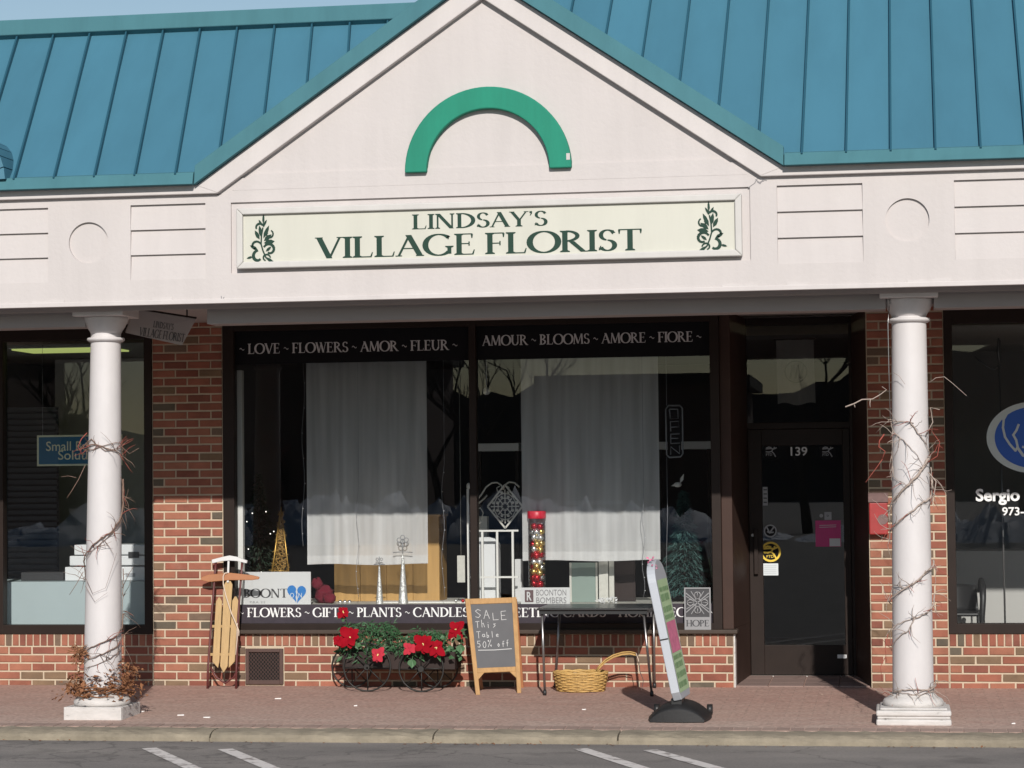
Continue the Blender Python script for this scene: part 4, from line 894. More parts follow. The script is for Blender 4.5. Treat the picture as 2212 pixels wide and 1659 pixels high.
# ================================================================== columns
def column(xtop, xbot, rt_, rb_, ringz, plw, plh, label, lean_z=2.6):
    zb = gz(YC); t = thing('column', label, 'column', (xbot, YC, zb), 'columns carrying the arcade')
    z1 = 2.90; prof = []; m_ = MB(); n = 40; rows = 14; vs = []; fs = []
    zs_ = [zb+.13+(z1-zb-.13)*i/rows for i in range(rows+1)]
    for z in zs_:
        f = (z-zb)/(z1-zb); r_ = rb_+(rt_-rb_)*f**1.15; cx = xbot+(xtop-xbot)*f
        for k in range(n): a = 2*math.pi*k/n; vs.append((cx+r_*math.cos(a), YC+r_*math.sin(a), z))
    for i in range(rows):
        for k in range(n): fs.append((i*n+k, i*n+(k+1)%n, (i+1)*n+(k+1)%n, (i+1)*n+k))
    m_.add(vs, fs, True); m_.build('shaft', 'column_paint', t)
    c = (xtop, YC, 0)
    mb = MB(); mb.lathe([(rt_-.002,ringz-.026),(rt_+.012,ringz-.022),(rt_+.028,ringz-.010),(rt_+.030,ringz),(rt_+.026,ringz+.009),(rt_-.002,ringz+.014)], c, 40, False); mb.build('necking_ring', 'column_paint', t)
    mb = MB(); mb.lathe([(rt_-.002,2.86),(rt_+.01,2.885),(rt_+.03,2.915),(rt_+.05,2.955),(rt_+.055,2.975),(rt_+.055,2.99)], c, 40); mb.build('capital', 'column_paint', t)
    mb = MB(); mb.box(xtop-rt_-.085,xtop+rt_+.085,YC-rt_-.085,YC+rt_+.085,2.99,3.10); mb.build('abacus', 'column_paint', t, .006)
    b = (xbot, YC, zb); top = plh
    mb = MB(); mb.lathe([(rb_+.055,top-.002),(rb_+.068,top+.012),(rb_+.07,top+.03),(rb_+.058,top+.052),(rb_+.03,top+.066),(rb_+.012,top+.085),(rb_-.004,top+.10)], b, 40); mb.build('torus', 'chipped_paint', t)
    return t, zb
cl, zb = column(P(229,740,YC).x, P(221,1500,YC).x, .113, .144, P(229,733,YC).z, .43, .09, 'white column wrapped in dry vine with dead leaves heaped at its foot')
xb_ = P(221,1500,YC).x
for i, (x0,x1,y0,y1) in enumerate(((-.225,.225,-.225,-.20),(.20,.225,-.198,.225),(-.225,-.20,-.198,.225),(-.198,.198,.20,.225))):
    mb = MB(); mb.box(xb_+x0,xb_+x1,YC+y0,YC+y1,zb-.01,zb+.092); mb.build('plinth_board', 'chipped_paint', cl, .006)
mb = MB(); mb.box(xb_-.2,xb_+.2,YC-.2,YC+.2,zb-.01,zb+.088); mb.build('plinth_core', 'chipped_paint', cl)
cr_, zb = column(P(1964,720,YC).x, P(1972,1480,YC).x, .122, .147, P(1964,691,YC).z, .49, .11, 'cream column wrapped in thorny vine beside the red metal box')
xb2 = P(1972,1480,YC).x
for w_, z0, z1 in ((.262,-.01,.038),(.255,.038,.058),(.262,.058,.10),(.235,.10,.115)):
    mb = MB(); mb.box(xb2-w_,xb2+w_,YC-w_,YC+w_,zb+z0,zb+z1); mb.build('plinth_slab', 'chipped_paint', cr_, .014, 3)
# hook and hanging wire at the right column
hk = P(1922,652,YC-.1); mb = MB(); mb.tube([(hk.x,YC-.12,hk.z+.02+.0), (hk.x,YC-.12,hk.z-.02)], .004, 6)
n = 10; mb.tube([(hk.x+.016*math.cos(2*math.pi*k/n), YC-.12, hk.z+.03+.016*math.sin(2*math.pi*k/n)) for k in range(n)], .004, 5, True)
w1 = [P(1921,660,YC-.12), P(1918,700,YC-.13), P(1920,800,YC-.13), P(1923,905,YC-.13)]; mb.tube(w1, .0035, 5); tag(mb.build('hook_wire', 'steel'), 'thin wire hanging from a hook at the vine wrapped cream column', 'wire')
# ================================================================== vines on the columns
def vine(xtop, xbot, rt_, rb_, paths, twigs, label, mat, seed, strays, red):
    rnd = random.Random(seed); zb = gz(YC); t = thing('dry_vine', label, 'vine', (xbot, YC, zb))
    def cp(a, y, out=.008):
        z = P(221 if xbot < -3 else 1970, y, YC).z; f = (z-zb)/(2.9-zb); r_ = rb_+(rt_-rb_)*max(0,f)**1.15+out; cx = xbot+(xtop-xbot)*f
        return Vector((cx+r_*math.sin(R(a)), YC-r_*math.cos(R(a)), z))
    for pth, w_ in paths:
        pts = []; st, tw, rd = MB(), MB(), MB()
        for i in range(len(pth)-1):
            for k in range(5):
                f = k/5; a = pth[i][0]+(pth[i+1][0]-pth[i][0])*f; y = pth[i][1]+(pth[i+1][1]-pth[i][1])*f
                pts.append(cp(a, y+rnd.uniform(-1.5,1.5), .006+w_+rnd.uniform(0,.006)))
        pts.append(cp(*pth[-1])); m = len(pts)
        st.tube(pts, [w_*(1-.55*i/m) for i in range(m)], 6)
        for _ in range(int(twigs*m)):
            i = rnd.randrange(m-1); p = pts[i]; rad = Vector((p.x-xbot, p.y-YC, 0)).normalized(); tan = (pts[i+1]-p).normalized()
            d = (tan*rnd.uniform(-.8,1)+rad*rnd.uniform(.05,.7)+Vector((0,0,rnd.uniform(-1,.9)))).normalized(); q = [p]; L_ = rnd.uniform(.02,.10)
            for s_ in range(4): d = (d+Vector((rnd.uniform(-.45,.45),rnd.uniform(-.3,.2),rnd.uniform(-.5,.4)))).normalized(); q.append(q[-1]+d*L_/2)
            (tw if rnd.random() > red else rd).tube(q, [.0028,.0024,.002,.0016,.001], 4)
        so = st.build('vine_stem', mat, t)
        for m_, mt_ in ((tw, mat), (rd, 'vine_red')):
            if m_.v: m_.build('twigs', mt_, so)['kind'] = 'stuff'
    for L_, w_, k in strays: MB().tube([P(x, y, YC-dy) for x, y, dy in L_], [w_*(1-.6*i/len(L_)) for i in range(len(L_))], 5).build('stray_shoot', 'vine_red' if k else mat, t)
    return t
vine(P(229,740,YC).x, P(221,1500,YC).x, .113, .144,
     [([(-100,952),(-60,962),(-10,960),(40,972),(95,985)], .006), ([(-95,962),(-30,950),(20,975),(85,968),(100,990)], .004), ([(-100,970),(-20,972),(60,955),(95,965)], .0035),
      ([(100,1035),(95,1065),(92,1095),(70,1125),(40,1148),(5,1165),(-35,1190),(-75,1212),(-98,1235),(-100,1275)], .007),
      ([(95,1050),(98,1090),(80,1130),(30,1160),(-20,1190),(-80,1222),(-100,1260)], .0035),
      ([(95,1325),(85,1355),(60,1372),(20,1385),(-25,1398),(-85,1415)], .006), ([(92,1372),(60,1395),(10,1412),(-50,1428),(-95,1432)], .0045), ([(90,1395),(40,1420),(-20,1438),(-85,1446)], .003),
      ([(100,1230),(96,1280),(95,1330)], .004)], .55, 'brown dry vine wound round the white column above the leaf heap', 'vine_bark', 3,
     [([(188,935,.13),(176,948,.16),(168,965,.18),(180,985,.15)], .004, 1), ([(184,1005,.12),(170,1035,.16),(155,1060,.18),(145,1075,.2)], .003, 0), ([(165,1032,.16),(148,1028,.18),(132,1030,.2)], .0025, 0),
      ([(262,965,.1),(280,980,.14),(300,968,.16)], .003, 0), ([(264,985,.1),(285,1000,.12),(292,1010,.1)], .0025, 0), ([(180,1235,.1),(165,1262,.12),(150,1285,.14)], .003, 0), ([(264,1270,.1),(278,1240,.12),(288,1225,.12)], .003, 0),
      ([(186,1250,.15),(200,1282,.16),(228,1270,.16),(252,1195,.15)], .002, 0), ([(184,1265,.15),(205,1300,.16),(232,1280,.16)], .0018, 0)], .25)
vine(P(1964,720,YC).x, P(1972,1480,YC).x, .122, .147,
     [([(60,985),(40,1005),(20,1025),(-5,1045),(-35,1068),(-70,1092),(-95,1125)], .012), ([(-88,905),(-40,910),(10,915)], .005), ([(0,912),(20,935),(45,955),(70,985)], .005), ([(-80,905),(-60,930),(-70,985),(-55,1030),(-20,1045)], .003), ([(-70,925),(-20,950),(20,985),(40,1010)], .003),
      ([(95,1030),(88,1060),(60,1078),(30,1085),(0,1105),(-40,1128),(-80,1150),(-98,1175)], .008), ([(80,1010),(95,1045),(70,1075),(20,1090)], .004),
      ([(95,1210),(75,1222),(40,1236),(10,1255),(-20,1270),(-55,1285),(-95,1305)], .008), ([(40,1232),(20,1252),(-20,1268),(-60,1262),(-85,1290)], .004),
      ([(95,1285),(80,1300),(40,1322),(5,1333),(-10,1358),(-45,1378),(-80,1405)], .006), ([(-5,1335),(-40,1345),(-80,1360)], .003),
      ([(90,1478),(40,1488),(-10,1484),(-60,1492),(-90,1496)], .006), ([(80,1488),(20,1496),(-40,1500),(-90,1503)], .004), ([(100,1470),(60,1480),(0,1496),(-70,1488)], .004)],
     .5, 'grey brown thorny vine climbing round the cream column', 'vine_pale', 5,
     [([(1826,879,.2),(1845,872,.18),(1862,863,.16),(1885,862,.14),(1902,852,.13),(1915,842,.12),(1905,835,.12)], .0055, 0), ([(1880,862,.15),(1879,872,.15),(1880,880,.15)], .004, 0), ([(1845,872,.17),(1847,880,.17)], .004, 0),
      ([(1906,992,.14),(1895,1008,.16),(1880,1028,.18),(1870,1042,.2)], .003, 1), ([(1910,938,.13),(1900,952,.15),(1898,965,.15),(1912,975,.14),(1906,990,.14)], .0055, 1),
      ([(2008,826,.1),(2022,816,.12),(2040,814,.14),(2060,830,.16),(2088,855,.2)], .003, 0), ([(1930,805,.14),(1942,812,.16),(1955,830,.16)], .0022, 0),
      ([(2000,940,.1),(2015,912,.12),(2010,880,.12),(2030,885,.14)], .005, 0), ([(2006,985,.12),(2020,975,.14),(2026,960,.14),(2036,968,.15)], .0035, 1), ([(2002,1000,.12),(2025,985,.15),(2030,955,.15),(2012,930,.13)], .004, 1),
      ([(2005,1020,.12),(2022,1040,.14),(2018,1068,.14),(2008,1090,.12)], .005, 0), ([(1912,1420,.13),(1902,1440,.15),(1905,1470,.14)], .003, 1), ([(1918,1370,.13),(1912,1400,.14),(1915,1430,.13)], .003, 1)], .15)
# heap of dead leaves and vine at the left column's foot
rnd = random.Random(11); lp = MB(); zb = gz(YC)+.10
for i in range(620):
    a = rnd.uniform(0, 2*math.pi); rr = .13+abs(rnd.gauss(0,.075)); hmax = max(.03,.17-.30*(rr-.13)); tilt = .10*max(0, math.cos(a-.1))
    p = Vector((xb_+rr*math.cos(a)*1.15+.01, YC+rr*math.sin(a), zb+.07+rnd.uniform(0,1)**1.2*(hmax+tilt)-.45*max(0,rr-.24)))
    if abs(p.x-xb_) > .36: continue
    d = Vector((rnd.uniform(-1,1),rnd.uniform(-1,1),rnd.uniform(-.5,.6))); lp.leaf(p, d, (rnd.uniform(-.6,.6),rnd.uniform(-.6,.6),1), rnd.uniform(.025,.07), rnd.uniform(.012,.035), rnd.uniform(-1,1.4))
for i in range(46):
    a = rnd.uniform(0, 2*math.pi); pts = []; rr = rnd.uniform(.15,.23); z = zb+.06+rnd.uniform(0,.09)+.06*max(0,math.cos(a))
    for k in range(6): pts.append((xb_+rr*math.cos(a+k*.28)*1.1, YC+rr*math.sin(a+k*.28), z+rnd.uniform(-.015,.02)))
    lp.tube(pts, .0035, 4)
tag(lp.build('leaf_heap', 'dead_leaf'), 'heap of brown dead leaves and twigs at the white column foot', 'dead leaves', kind='stuff')
lp = MB()
for i in range(90):
    c = P(172+rnd.gauss(0,9), 1412+rnd.gauss(0,11), YC-.15); lp.leaf(c, (rnd.uniform(-1,1),rnd.uniform(-1,1),rnd.uniform(-1,.5)), (rnd.uniform(-1,1),-1,rnd.uniform(-1,1)), rnd.uniform(.02,.055), .016, rnd.uniform(-1,1))
for i in range(16):
    c = P(172,1412,YC-.15); pts = [c]; d = Vector((rnd.uniform(-1,1),rnd.uniform(-.6,.6),rnd.uniform(-1,1))).normalized()
    for k in range(4): d = (d+Vector((rnd.uniform(-.6,.6),rnd.uniform(-.6,.6),rnd.uniform(-.6,.4)))).normalized(); pts.append(pts[-1]+d*.025)
    lp.tube(pts, .0025, 4)
lp.tube([P(172,1412,YC-.15), P(180,1418,YC-.13), P(190,1422,YC-.1)], .004, 5)
tag(lp.build('leaf_clump', 'dead_leaf'), 'small clump of withered leaves caught on the vine of the white column', 'dead leaves', kind='stuff')

# ================================================================== blade sign under the soffit
q = [P(290,668,-2.0), P(424,689,-1.75), P(393,746,-1.75), P(272,719,-2.0)]
nrm = (q[1]-q[0]).cross(q[3]-q[0]).normalized(); nrm = nrm if nrm.y < 0 else -nrm
bs = thing('hanging_sign', 'small cream hanging sign tilted under the soffit beside the white column', 'hanging sign', (q[0]+q[1]+q[2]+q[3])/4)
mb = MB(); mb.hexa([q[3]-nrm*.03,q[2]-nrm*.03,q[1]-nrm*.03,q[0]-nrm*.03,q[3],q[2],q[1],q[0]]); mb.build('sign_board', 'soffit_paint', bs)
mb = MB(); mb.bar(q[0]+Vector((0,0,.008)), q[1]+Vector((0,0,.008)), .02, .012); mb.build('top_rail', 'bronze_frame', bs)
rv = (q[1]-q[0]).normalized(); uv = nrm.cross(rv).normalized(); uv = uv if uv.z > 0 else -uv
serif_words("LINDSAY'S", q[0]*.66+q[1]*.34-uv*.115+nrm*.001, rv, uv, .16, .05, 'lettering', 'ink', bs)
serif_words('VILLAGE FLORIST', q[0]*.86+q[1]*.14-uv*.195+nrm*.001, rv, uv, .36, .065, 'lettering', 'ink', bs)
mb = MB(); 
for e in (.15,.85):
    p = q[0].lerp(q[1], e); mb.tube([p, (p.x,p.y,3.10)], .006, 6)
mb.build('hanger', 'iron_black', bs)

# ================================================================== wooden sled against the pier
def SL_(x, y, dy=0):
    p = P(x, y, -.14); return Vector((p.x, -.24+.13*p.z+dy, p.z))
sl = thing('sled', 'wooden runner sled with red metal runners propped against the wall', 'sled', (P(497,1487,-.22).x, -.22, gz(-.22)))
def slat(x0t, x1t, yt, x0b, x1b, yb, pt):
    poly = [(x0t,yt+9),(x0t+5,yt),(x1t-5,yt),(x1t,yt+9),(x1b,yb-14),((x0b+x1b)/2+pt,yb),(x0b,yb-14)] if pt is not None else []
    mb = MB(); f = [SL_(x,y,-.03) for x,y in poly]; bk = [p+Vector((0,.015,0)) for p in f]; n = len(f)
    mb.add(f+bk, [tuple(range(n)), tuple(range(2*n-1,n-1,-1))]+[(i,i+n,(i+1)%n+n,(i+1)%n) for i in range(n)]); mb.build('slat', 'sled_wood', sl, .003)
slat(485,503,1254,483,499,1451,0); slat(469,482,1290,466,481,1441,5); slat(504,517,1288,501,514,1441,-6)
for xt, xb__ in ((466,458),(523,519)):      # runners: iron strip and red side rail
    mb = MB(); mb.tube([SL_(xt-1,1212,-.02), SL_(xt-2,1240,-.02), SL_(xt-5,1330,-.03), SL_(xb__,1440,-.04), SL_(xb__,1487,-.03)], .010, 6); mb.build('runner', 'sled_red', sl)
    mb = MB(); mb.bar(SL_(xt-4,1295,-.02), SL_(xb__-1,1445,-.03), .014, .012, (0,1,0)); mb.build('side_rail', 'sled_wood', sl)
for y in (1352, 1412): mb = MB(); mb.bar(SL_(459,y,-.015), SL_(520,y,-.015), .022, .014, (0,1,0)); mb.build('cross_piece', 'sled_wood', sl)
mb = MB(); f = [SL_(x,y,-.05) for x,y in ((436,1247),(452,1241),(497,1237),(545,1242),(562,1246),(561,1251),(545,1253),(498,1253),(452,1257),(436,1253))]; bk = [p+Vector((0,.022,0)) for p in f]; n = len(f)
mb.add(f+bk, [tuple(range(n-1,-1,-1)), tuple(range(n,2*n))]+[(i,(i+1)%n,(i+1)%n+n,i+n) for i in range(n)]); mb.build('steering_bar', 'sled_bar', sl, .005)
mb = MB(); f = [SL_(x,y,-.045) for x,y in ((457,1209),(480,1203),(495,1200),(512,1203),(534,1211),(533,1217),(512,1212),(496,1211),(480,1212),(459,1217))]; bk = [p+Vector((0,.03,0)) for p in f]; n = len(f)
mb.add(f+bk, [tuple(range(n-1,-1,-1)), tuple(range(n,2*n))]+[(i,(i+1)%n,(i+1)%n+n,i+n) for i in range(n)]); mb.build('front_bumper', 'sled_white', sl, .004)
mb = MB(); mb.bar(SL_(494,1212,-.04), SL_(494,1258,-.04), .016, .008, (0,1,0)); mb.build('steering_strut', 'sled_white', sl)
mb = MB(); mb.tube([SL_(x,y,-.062) for x,y in ((494,1237),(488,1238),(485,1245),(486,1262),(492,1285),(505,1322),(516,1345),(523,1362),(523,1372))], .0055, 6); mb.tube([SL_(x,y,-.05) for x,y in ((518,1345),(519,1380),(517,1412))], .005, 6); mb.build('rope', 'rope', sl)
mb = MB(); mb.tube([SL_(458,1440,.03), SL_(470,1462,.05), SL_(489,1475,.06), SL_(508,1462,.05), SL_(519,1440,.03)], .009, 6); mb.build('rear_hoop', 'sled_red', sl)

# ================================================================== garden wagon with poinsettias
YW = -.50
wg = thing('garden_wagon', 'dark iron wheeled garden wagon planter under the garland', 'wagon', (P(860,1490,YW).x, -.3, gz(-.35)))
for wx, wy, wz_ in ((910,1445,YW), (793,1441,YW+.02), (945,1440,-.16), (760,1440,-.16)):
    c = P(wx, wy, wz_); r_ = c.z-gz(wz_)-.006; wh = MB(); n = 28
    wh.tube([(c.x+r_*math.cos(2*math.pi*k/n), wz_, c.z+r_*math.sin(2*math.pi*k/n)) for k in range(n)], .0075, 6, True)
    w0 = wh.build('wheel', 'iron_black', wg)
    sp = MB()
    for k in range(8): a = 2*math.pi*k/8+.02; sp.tube([(c.x,wz_,c.z),(c.x+r_*math.cos(a),wz_,c.z+r_*math.sin(a))], .005, 5)
    sp.build('spoke', 'iron_black', w0)
    hb = MB(); hb.tube([(c.x,wz_-.02,c.z),(c.x,wz_+.02,c.z)], .024, 12); hb.build('hub', 'iron_black', w0)
wx0, wx1 = P(742,1420,-.4).x, P(985,1420,-.4).x; zw0, zw1 = P(860,1446,-.44).z, P(860,1408,-.44).z
for a in ((wx0,wx1,-.45,-.43,zw0,zw1),(wx0,wx1,-.18,-.16,zw0,zw1),(wx0,wx0+.02,-.43,-.18,zw0,zw1),(wx1-.02,wx1,-.43,-.18,zw0,zw1),(wx0+.02,wx1-.02,-.43,-.18,zw0,zw0+.02)):
    mb = MB(); mb.box(*a); mb.build('wagon_side', 'wagon_wood', wg, .004)
mb = MB(); mb.box(wx0+.02,wx1-.02,-.43,-.18,zw0+.02,zw1-.02); mb.build('soil', 'wagon_wood', wg)
for wx in (793, 910): c = P(wx,1443,YW); mb = MB(); mb.tube([(c.x,YW,c.z),(c.x,-.15,c.z)], .009, 6); mb.build('axle', 'iron_black', wg)
mb = MB(); mb.tube([P(985,1398,-.4), P(1000,1398,-.42), P(1006,1395,-.42)], .006, 6); mb.build('draw_bar', 'rope', wg)
# garland: many small fronds
gd = thing('garland', 'green cedar garland spilling over the garden wagon', 'garland', (P(860,1400,-.4).x, -.32, zw1-.05)); gm = MB(); rnd = random.Random(4)
def gtop(x): return 1352+ (30 if 850 < x < 905 else 0)*math.sin((x-850)/55*math.pi) + (14 if x > 905 else 0)-8*math.sin((x-740)/60)
for i in range(1500):
    x = rnd.uniform(735, 965); hi = gtop(x); lo = 1412+10*math.sin(x/17) + (14 if 770 < x < 830 else 0); f = rnd.random(); y = hi+(lo-hi)*f
    p = P(x, y, rnd.uniform(-.52,-.22)); d = Vector((rnd.uniform(-1,1), rnd.uniform(-1,.2), rnd.uniform(-1.0,.6)))
    gm.leaf(p, d, (rnd.uniform(-.5,.5),-1,.6), rnd.uniform(.03,.075), rnd.uniform(.007,.016), rnd.uniform(0,1.2))
for i in range(40):
    x = rnd.uniform(745,955); p = P(x, 1385+rnd.uniform(-15,15), rnd.uniform(-.45,-.25)); d = Vector((rnd.uniform(-1,1),rnd.uniform(-.6,.2),rnd.uniform(-.5,.5))).normalized(); pts = [p+d*.05*k-Vector((0,0,.006*k*k)) for k in range(4)]; gm.tube(pts, .003, 4)
gm.build('fronds', 'leaf_cedar', gd)
bl = MB()
for i in range(60):
    x = rnd.choice((rnd.uniform(735,775), rnd.uniform(960,1000), rnd.uniform(735,965))); y = rnd.uniform(1362,1420); p = P(x,y,rnd.uniform(-.56,-.3))
    bl.leaf(p, (rnd.uniform(-1,1),-.4,rnd.uniform(-1,.4)), (rnd.uniform(-.4,.4),-1,.4), rnd.uniform(.04,.08), rnd.uniform(.025,.045), rnd.uniform(0,1))
bl.build('broad_leaves', 'leaf_green', gd)
def poinsettia(x, y, rad, Y, mat, label, seed, yel=True, squash=1.0, stem_to=None):
    rnd = random.Random(seed); c = P(x, y, Y); rad *= 1.25; k = (CAM_D+Y)/FV; t = thing('poinsettia', label, 'poinsettia', (c.x, Y, c.z-rad*k))
    n = 8; fac = Vector((rnd.uniform(-.2,.3), -1, rnd.uniform(.1,.5))).normalized(); u = fac.cross(ZU).normalized(); v = u.cross(fac).normalized()
    for i in range(n):
        a = 2*math.pi*i/n+rnd.uniform(-.2,.2); d = (u*math.cos(a)*squash+v*math.sin(a)+fac*rnd.uniform(-.1,.35)).normalized(); L_ = rad*k*(1.0 if i % 2 else .78)*rnd.uniform(.85,1.1)
        mb = MB(); p0 = c+fac*.006*(i % 3); s_ = d.cross(fac).normalized(); nn = s_.cross(d); w_ = L_*.70
        vs = []
        for f_, wf, dz in ((0,.16,0),(.25,.8,.03),(.55,1.0,.04),(.85,.6,.0),(1,.04,-.06)):
            m_ = p0+d*L_*f_+fac*(dz*L_*1.5); vs += [m_+s_*w_*wf*.5+fac*L_*.05*wf, m_, m_-s_*w_*wf*.5+fac*L_*.05*wf]
        fs = [(r_*3+j, r_*3+j+1, r_*3+j+4, r_*3+j+3) for r_ in range(4) for j in range(2)]
        mb.add(vs, fs, True); mb.build('bract', mat, t)
    if yel:
        mb = MB(); 
        for i in range(4): mb.ball(c+fac*.02+u*rnd.uniform(-.007,.007)+v*rnd.uniform(-.007,.007), .005, 6, 4)
        mb.build('flower_eye', 'petal_heart', t)
    st = stem_to or (c+Vector((0,.12,-.08))); mb = MB(); mb.tube([c, c*.5+st*.5+Vector((0,.02,.02)), st], .004, 5)
    for i in range(4): a = rnd.uniform(0,6.3); mb.leaf(c-fac*.015, u*math.cos(a)+v*math.sin(a)-fac*.2, fac, rad*k*rnd.uniform(.9,1.25), rad*k*.5, .4)
    mb.build('green_leaves', 'leaf_green', t)
G_ = 'poinsettias set in the garden wagon'
poinsettia(757,1378,25,-.55,'petal_red','largest crimson poinsettia at the vent end of the wagon garland',1)
poinsettia(741,1324,13,-.42,'petal_red','small red poinsettia standing tallest above the wagon over GIFTS lettering',2, stem_to=P(752,1370,-.36))
poinsettia(731,1385,12,-.55,'petal_red','small red bract hanging below the crimson poinsettia near the vent',3,False)
poinsettia(916,1392,22,-.56,'petal_red','broad red poinsettia over the spoked wheel next to a darker twin',4)
poinsettia(942,1402,19,-.55,'petal_red','darker red poinsettia tucked against the broad red one on the wagon',5)
poinsettia(885,1402,14,-.55,'petal_pink','flat coral poinsettia bract beside the broad red poinsettia',6,False,1.2)
poinsettia(817,1415,16,-.57,'petal_pink','pink poinsettia drooping under the middle of the garland',7,True,1.0)
poinsettia(986,1362,20,-.46,'petal_red','upright dark red poinsettia beside the chalkboard frame',8,True,.6)
for x, y, s_, lab in ((890,1433,18,'heart shaped green leaf hanging in front of the spoked wagon wheel'), (995,1402,18,'pale green leaf drooping below the upright poinsettia by the chalkboard')):
    c = P(x,y-8,-.56); k = (CAM_D-.56)/FV; mb = MB(); n = 14
    pts = [c]+[c+Vector((s_*k*.55*math.sin(a)*(1 if abs(math.sin(a))>0 else 1), -.01*abs(math.sin(a)), s_*k*(.42*math.cos(a)-.38-.14*abs(math.sin(a))*0))) for a in [2*math.pi*i/n for i in range(n)]]
    pts[1+n//2] = c+Vector((0,-.012,-s_*k*1.05)); mb.add(pts, [(0,i+1,(i+1)%n+1) for i in range(n)]); mb.tube([c+Vector((0,0,-.01)), c+Vector((.0,.06,.05))], .003, 5); tag(mb.build('leaf', 'leaf_green'), lab, 'leaf')

# ================================================================== chalkboard A-frame
f0, f1 = G(1033,1501), G(1122,1497); t0 = P(1010,1293,-.42); t1 = t0+(f1-f0)*1.04; t1 = P(1112,1291,t1.y)
t1 = t0+(f1-f0)*((t1-t0).length/(f1-f0).length)
ch = thing('chalkboard_sign', 'wooden A-frame chalkboard announcing a sale on this table', 'chalkboard', (f0+f1)/2)
def Q(u, v, off=0):
    p = (f0.lerp(f1, u)).lerp(t0.lerp(t1, u), v); return p+NQ*off
NQ = (f1-f0).cross(t0-f0).normalized(); NQ = NQ if NQ.y < 0 else -NQ
def qbox(u0,u1,v0,v1,o0,o1,name,mat,parent,bev=.003):
    mb = MB(); mb.hexa([Q(u0,v0,o1),Q(u1,v0,o1),Q(u1,v0,o0),Q(u0,v0,o0),Q(u0,v1,o1),Q(u1,v1,o1),Q(u1,v1,o0),Q(u0,v1,o0)]); return mb.build(name, mat, parent, bev)
qbox(-.05,.05,0,1,-.018,.0,'frame_post','frame_pine',ch); qbox(.95,1.05,0,1,-.018,.0,'frame_post','frame_pine',ch)
qbox(.051,.949,.94,.999,-.018,-.001,'frame_rail','frame_pine',ch); qbox(.051,.949,.225,.275,-.018,-.001,'frame_rail','frame_pine',ch)
bd = qbox(.045,.955,.27,.945,-.016,-.007,'slate','chalkboard',ch,0)
for a, b in ((.051,.20),(.80,.949)):
    mb = MB(); pl = [(a if a < .5 else b,.225),(b if a < .5 else a,.225),(a if a < .5 else b,.16)]; fr = [Q(u,v,-.003) for u,v in pl]; bk = [Q(u,v,-.015) for u,v in pl]
    mb.add(fr+bk, [(0,1,2),(5,4,3),(0,3,4,1),(1,4,5,2),(2,5,3,0)]); mb.build('corner_brace', 'frame_pine', ch)
# rear leaf of the A-frame
rb0, rb1 = f0+Vector((-.05,.42,.006)), f1+Vector((-.05,.42,.006))
for a, b in ((rb0,t0),(rb1,t1)): mb = MB(); mb.bar(a+Vector((0,0,.0)), b+Vector((0,.02,-.02)), .04, .018, (0,1,0)); mb.build('rear_leg', 'sled_bar', ch)
mb = MB(); a, b = rb0.lerp(t0,.35), rb1.lerp(t1,.35); mb.bar(a,b,.018,.04,(0,0,1)); mb.build('rear_rail', 'sled_bar', ch)
mb = MB(); a0, a1, b0, b1 = rb0.lerp(t0,.30), rb1.lerp(t1,.30), rb0.lerp(t0,.95), rb1.lerp(t1,.95); o_ = Vector((0,.02,0)); mb.hexa([a0,a1,a1+o_*.5,a0+o_*.5,b0,b1,b1+o_*.5,b0+o_*.5]); mb.build('rear_slate', 'chalkboard', ch)
def write(mb, strokes, u0, v0, w_, h_, th):
    for L_ in strokes: stroke(mb, [Q(u0+x*w_, v0+y*h_, -.0065) for x,y in L_], th, NQ, .0004)
LT = {'S': [[(.85,.85),(.5,1),(.15,.8),(.5,.5),(.8,.3),(.5,0),(.1,.12)]], 'A': [[(.05,0),(.45,.95),(.8,0)],[(.2,.4),(.65,.4)]], 'L': [[(.15,1),(.15,0),(.8,.02)]], 'E': [[(.8,1),(.15,.95),(.15,0),(.8,.03)],[(.15,.5),(.65,.5)]],
      'T': [[(0,.95),(.9,1)],[(.45,.97),(.42,0)]], 'h': [[(.15,1),(.15,0)],[(.15,.45),(.5,.55),(.7,0)]], 'i': [[(.3,.55),(.32,0)],[(.3,.8),(.33,.84)]], 's': [[(.7,.5),(.3,.5),(.6,.25),(.2,0)]],
      'a': [[(.7,.5),(.3,.5),(.15,.2),(.4,0),(.7,.2),(.7,.5),(.75,0)]], 'b': [[(.2,1),(.2,0),(.6,.1),(.65,.4),(.2,.4)]], 'l': [[(.3,1),(.33,0)]], 'e': [[(.15,.3),(.65,.35),(.5,.55),(.2,.45),(.2,.1),(.65,.05)]],
      '5': [[(.8,1),(.2,1),(.2,.6),(.6,.6),(.75,.3),(.5,0),(.15,.1)]], '0': [[(.45,1),(.15,.6),(.2,.15),(.5,0),(.75,.4),(.7,.85),(.45,1)]], '%': [[(.8,1),(.1,0)],[(.15,.85),(.3,.95),(.35,.75),(.15,.85)],[(.6,.2),(.75,.3),(.8,.08),(.6,.2)]],
      'o': [[(.4,.5),(.15,.25),(.4,0),(.65,.25),(.4,.5)]], 'f': [[(.7,.95),(.4,.9),(.35,0)],[(.15,.5),(.65,.5)]]}
for word, u0, v0, lw, hh in (('SALE',.12,.80,.185,.085), ('This',.12,.69,.12,.07), ('Table',.12,.59,.105,.065), ('50%',.10,.485,.12,.07), ('off',.56,.485,.10,.07)):
    mb = MB()
    for i, c in enumerate(word): write(mb, LT[c], u0+i*lw, v0-(.012*i if word == 'SALE' else 0)+random.uniform(-.008,.008), lw*random.uniform(.75,.95), hh*random.uniform(.85,1.1), .0045)
    mb.build('chalk_word', 'chalk', bd)
